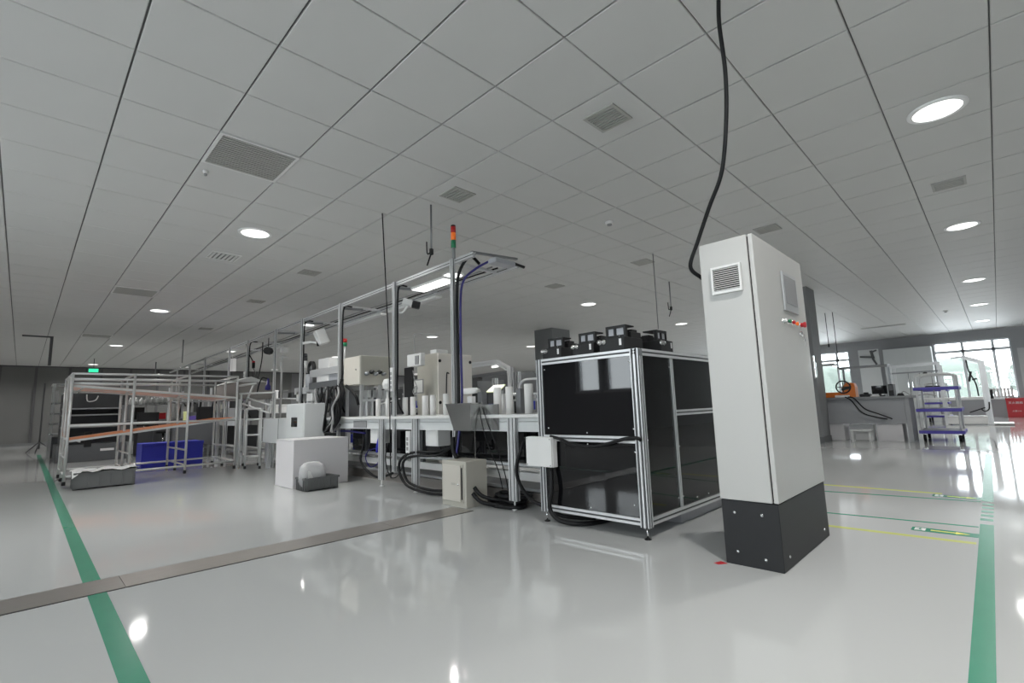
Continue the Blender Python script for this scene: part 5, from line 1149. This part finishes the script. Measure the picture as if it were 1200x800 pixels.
single(MB().box(11.55, 11.68, 1.62, 1.82, 0.846, 0.866), 'keyboard', 'white_plastic', 'white keyboard before the black monitor', 'keyboard', bevel=0.004)
single(MB().lathe([(0.0005, 0.05), (0.04, 0.045), (0.06, 0.0), (0.0005, 0)], (11.6, 1.30, 0.846), 12), 'black_puck', 'black_plastic', 'small black base near the right end of the workbench', 'base')
# bench superstructure
bs = thing('bench_frame', (11.9, 1.7, 0.845), 'aluminium rack frame standing over the workbench', 'frame')
ya, yb = PX(1041, 431, 12.2).y, PX(988, 433, 12.2).y; zc = PX(1015, 431, 12.2).z
for y in (ya, yb):
    MB().prof((12.2, y, 0.846), (12.2, y, zc), 0.035).build('upright', 'alu_dark', bs)
    MB().prof((12.2, y, zc), (11.9, y, zc), 0.03).build('arm', 'alu_dark', bs)
MB().box(11.85, 12.22, ya-0.03, yb+0.03, zc, zc+0.035).build('shelf', 'mid_grey', bs)
# trolleys
def trolley(x, yc, wy, dx, label, hz=1.215):
    t = thing('trolley', (x, yc, 0), label, 'trolley', 'blue shelf trolleys')
    y0, y1 = yc-wy/2, yc+wy/2
    for xx in (x+0.03, x+dx-0.03):
        MB().tube([(xx, y0+0.04, 0.16), (xx, y0+0.04, hz-0.12), (xx, y0+0.06, hz-0.03), (xx, y0+0.14, hz), (xx, y1-0.14, hz), (xx, y1-0.06, hz-0.03), (xx, y1-0.04, hz-0.12), (xx, y1-0.04, 0.16)], 0.018, 10).build('hoop', 'pipe', t)
    for z in (0.17, 0.565, 0.955):
        s = MB().box(x, x+dx, y0-0.005, y1+0.005, z-0.028, z+0.028).build('shelf', 'blue_shelf', t, 0.006)
        MB().box(x+0.01, x+dx-0.01, y0+0.01, y1-0.01, z+0.028, z+0.032).build('mat', 'mid_grey', s)
    for xx in (x+0.08, x+dx-0.08):
        for yy in (y0+0.07, y1-0.07):
            c = MB().cyl((xx, yy-0.022, 0.065), (xx, yy+0.022, 0.065), 0.065, 16).build('caster', 'black_rubber', t)
            MB().box(xx-0.03, xx+0.03, yy-0.03, yy+0.03, 0.12, 0.142).build('fork', 'chrome', c)
    return t
trolley(11.70, 0.805, 0.62, 0.9, 'blue three-shelf trolley beside the workbench, the nearer one')
t2 = trolley(19.6, 1.36, 0.56, 0.9, 'farther blue shelf trolley seen behind the near trolley', 1.18)
single(MB().box(19.7, 20.4, 1.13, 1.6, 0.99, 1.10), 'black_bag', 'black_plastic', 'black bag lying on the farther trolley', 'bag', bevel=0.04, seg=2)
# workstation frames by the windows
w1 = thing('assembly_station', (17.8, 1.6, 0), 'aluminium frame workstation left of the windows', 'workstation')
for y in (1.08, 2.14):
    for x in (17.7, 18.5): MB().prof((x, y, 0), (x, y, 1.66), 0.05).build('post', 'alu', w1)
MB().prof((17.7, 1.05, 1.69), (17.7, 2.17, 1.66), 0.08).build('beam', 'alu', w1)
MB().prof((17.7, 1.05, 1.48), (17.7, 2.17, 1.47), 0.04).build('beam', 'alu_dark', w1)
MB().box(17.65, 18.55, 0.3, 2.3, 0.70, 0.74).build('table_top', 'white_plastic', w1)
for dy in (1.25, 1.5, 1.75): MB().cyl((17.7, dy, 0.74), (17.7, dy, 1.45), 0.012, 6).build('rod', 'alu_dark', w1)
MB().lathe([(0.0005, 0.07), (0.05, 0.05), (0.05, -0.05), (0.0005, -0.07)], (17.66, 1.38, 1.40), 10).build('sensor', 'black_plastic', w1)
MB().tube([(17.6, 2.0, 0.75), (17.6, 1.9, 0.95), (17.55, 1.7, 0.82), (17.5, 1.4, 0.85), (17.5, 1.2, 0.8)], 0.014, 6).build('hose', 'cable_grey', w1)
w2 = thing('arm_station', (18, 0.3, 0), 'grey post with an overhead arm in front of the windows', 'workstation')
MB().prof((18, 0.23, 0), (18, 0.23, 1.70), 0.13).build('post', 'alu', w2)
MB().prof((18, 0.24, 1.66), (18, 0.60, 1.83), 0.10).build('arm', 'alu', w2)
MB().prof((18, 0.58, 1.83), (18, 0.82, 1.815), 0.05).build('arm_end', 'alu', w2)
MB().box(17.9, 18.7, -0.2, 0.27, 0.02, 0.05).build('foot', 'white_plastic', w2)
MB().box(17.85, 18.2, 0.27, 1.1, 0.03, 0.24).build('base_box', 'white_plastic', w2, 0.01)
MB().box(18.05, 18.12, 0.10, 0.16, 0.68, 0.92).build('switch_box', 'black_plastic', w2)
MB().tube([(18, 0.52, 1.78), (17.98, 0.5, 1.45), (17.98, 0.40, 1.1), (17.98, 0.38, 0.76)], 0.016, 6).build('cable', 'black_rubber', w2)
MB().bar((17.96, 0.52, 1.15), (17.96, 0.46, 1.42), 0.05, 0.05).bar((17.96, 0.46, 1.2), (17.96, 0.36, 1.22), 0.04, 0.04).build('hand_tool', 'black_plastic', w2)
MB().tube([(17.9, 0.2, 0.6), (17.88, 0.22, 0.42), (17.86, 0.3, 0.36), (17.87, 0.36, 0.42), (17.87, 0.3, 0.45), (17.86, 0.6, 0.33)], 0.014, 6).build('lead', 'black_rubber', w2)
# tall white cupboards before the window wall
c1 = thing('tall_cupboard', (23.3, 2.2, 0), 'tall pale double cupboard left of the right windows', 'cupboard')
MB().box(23.1, 23.65, 1.55, 2.95, 0.0, 2.58).build('carcass', 'cab_blue', c1, 0.005)
for y0, y1 in ((1.56, 2.24), (2.26, 2.94)):
    d = MB().box(23.08, 23.1, y0, y1, 0.05, 2.57).build('door', 'cab_blue', c1, 0.003)
    MB().box(23.065, 23.08, (y1-0.06 if y0 < 2 else y0+0.04), (y1-0.04 if y0 < 2 else y0+0.06), 1.1, 1.3).build('handle', 'chrome', d)
c2 = thing('display_board', (21, 3, 0), 'white display board with a black wall arm on it', 'board')
MB().box(22.0, 22.05, 2.93, 3.55, 0.75, 2.55).build('board', 'cab_blue', c2, 0.003)
for y in (2.97, 3.5): MB().box(22.05, 22.1, y-0.02, y+0.02, 0, 2.5).build('leg', 'alu', c2)
MB().bar((21.97, 3.5, 2.3), (21.97, 3.12, 2.26), 0.06).bar((21.97, 3.15, 2.5), (21.97, 3.1, 2.2), 0.08).bar((21.97, 3.12, 2.2), (21.97, 3.02, 1.98), 0.06).bar((21.97, 2.98, 2.5), (21.97, 3.15, 2.44), 0.05).build('wall_arm', 'dark_grey', c2)
rd = thing('radiator', (23.6, -0.05, 0), 'white finned radiator under the right windows', 'radiator')
for k in range(9):
    y = -0.36+k*0.085; MB().box(23.5, 23.6, y, y+0.06, 0.64, 0.98).build('fin', 'white_plastic', rd, 0.012)
MB().cyl((23.55, -0.37, 0.69), (23.55, 0.40, 0.69), 0.02, 8).cyl((23.55, -0.37, 0.93), (23.55, 0.40, 0.93), 0.02, 8).build('pipe', 'white_plastic', rd)
for y in (-0.3, 0.3): MB().box(23.53, 23.57, y, y+0.04, 0, 0.66).build('leg', 'white_plastic', rd)
rb = thing('extinguisher_box', (23.3, -0.35, 0), 'red fire extinguisher box with white writing on the floor', 'extinguisher box')
MB().box(23.1, 23.4, -0.58, -0.14, 0.0, 0.62).build('body', 'red_box', rb, 0.006)
MB().box(23.09, 23.42, -0.59, -0.13, 0.60, 0.63).build('lid', 'red_box', rb, 0.004)
text_mesh('灭火器箱', 0.085, 'white_print', 'lettering', rb, (23.096, -0.36, 0.47), (0, -1, 0), (0, 0, 1))
text_mesh('火警119', 0.06, 'white_print', 'lettering', rb, (23.096, -0.36, 0.20), (0, -1, 0), (0, 0, 1))
# trees and a pale building outside
for k, (x, y, sx, sy, sz) in enumerate(((44, -6, 3, 4.6, 1.9), (44, 3.2, 3, 3.0, 1.7), (44, 11, 3, 3.0, 1.8))):
    blob((x, y, sz*0.9), (sx, sy, sz), 'leaf_view', 'tree_crown', ('pale tree seen through the right windows', 'pale tree seen between the windows', 'pale tree seen through the far left windows')[k], 'tree', k+3)
# frame and lamp by the left windows
w3 = thing('window_station', (17, 4.0, 0), 'grey station roof and post before the far windows', 'workstation')
MB().prof((15.0, 3.32, 0), (15.0, 3.32, 1.65), 0.07).build('post', 'alu', w3)
MB().bar((15.0, 2.95, 1.70), (15.0, 4.2, 1.74), 0.4, 0.05).build('roof', 'mid_grey', w3)
MB().bar((15.0, 3.32, 1.5), (15.0, 3.55, 1.70), 0.05).build('brace', 'alu_dark', w3)
for u, v0, v1, nm in ((970, 395, 403, 'left'), (981, 398, 420, 'right')):
    p = PZ(u, v0, CZ)
    q = PR(u+1, v1, math.hypot(14.5, 3.6)); single(MB().cyl((q.x, q.y, q.z), (q.x, q.y, CZ), 0.008, 6).cyl((q.x, q.y, q.z-0.08), (q.x, q.y, q.z), 0.018, 8), 'drop_lead', 'black_rubber', nm+' thin lead hanging from the ceiling before the far windows', 'cable')
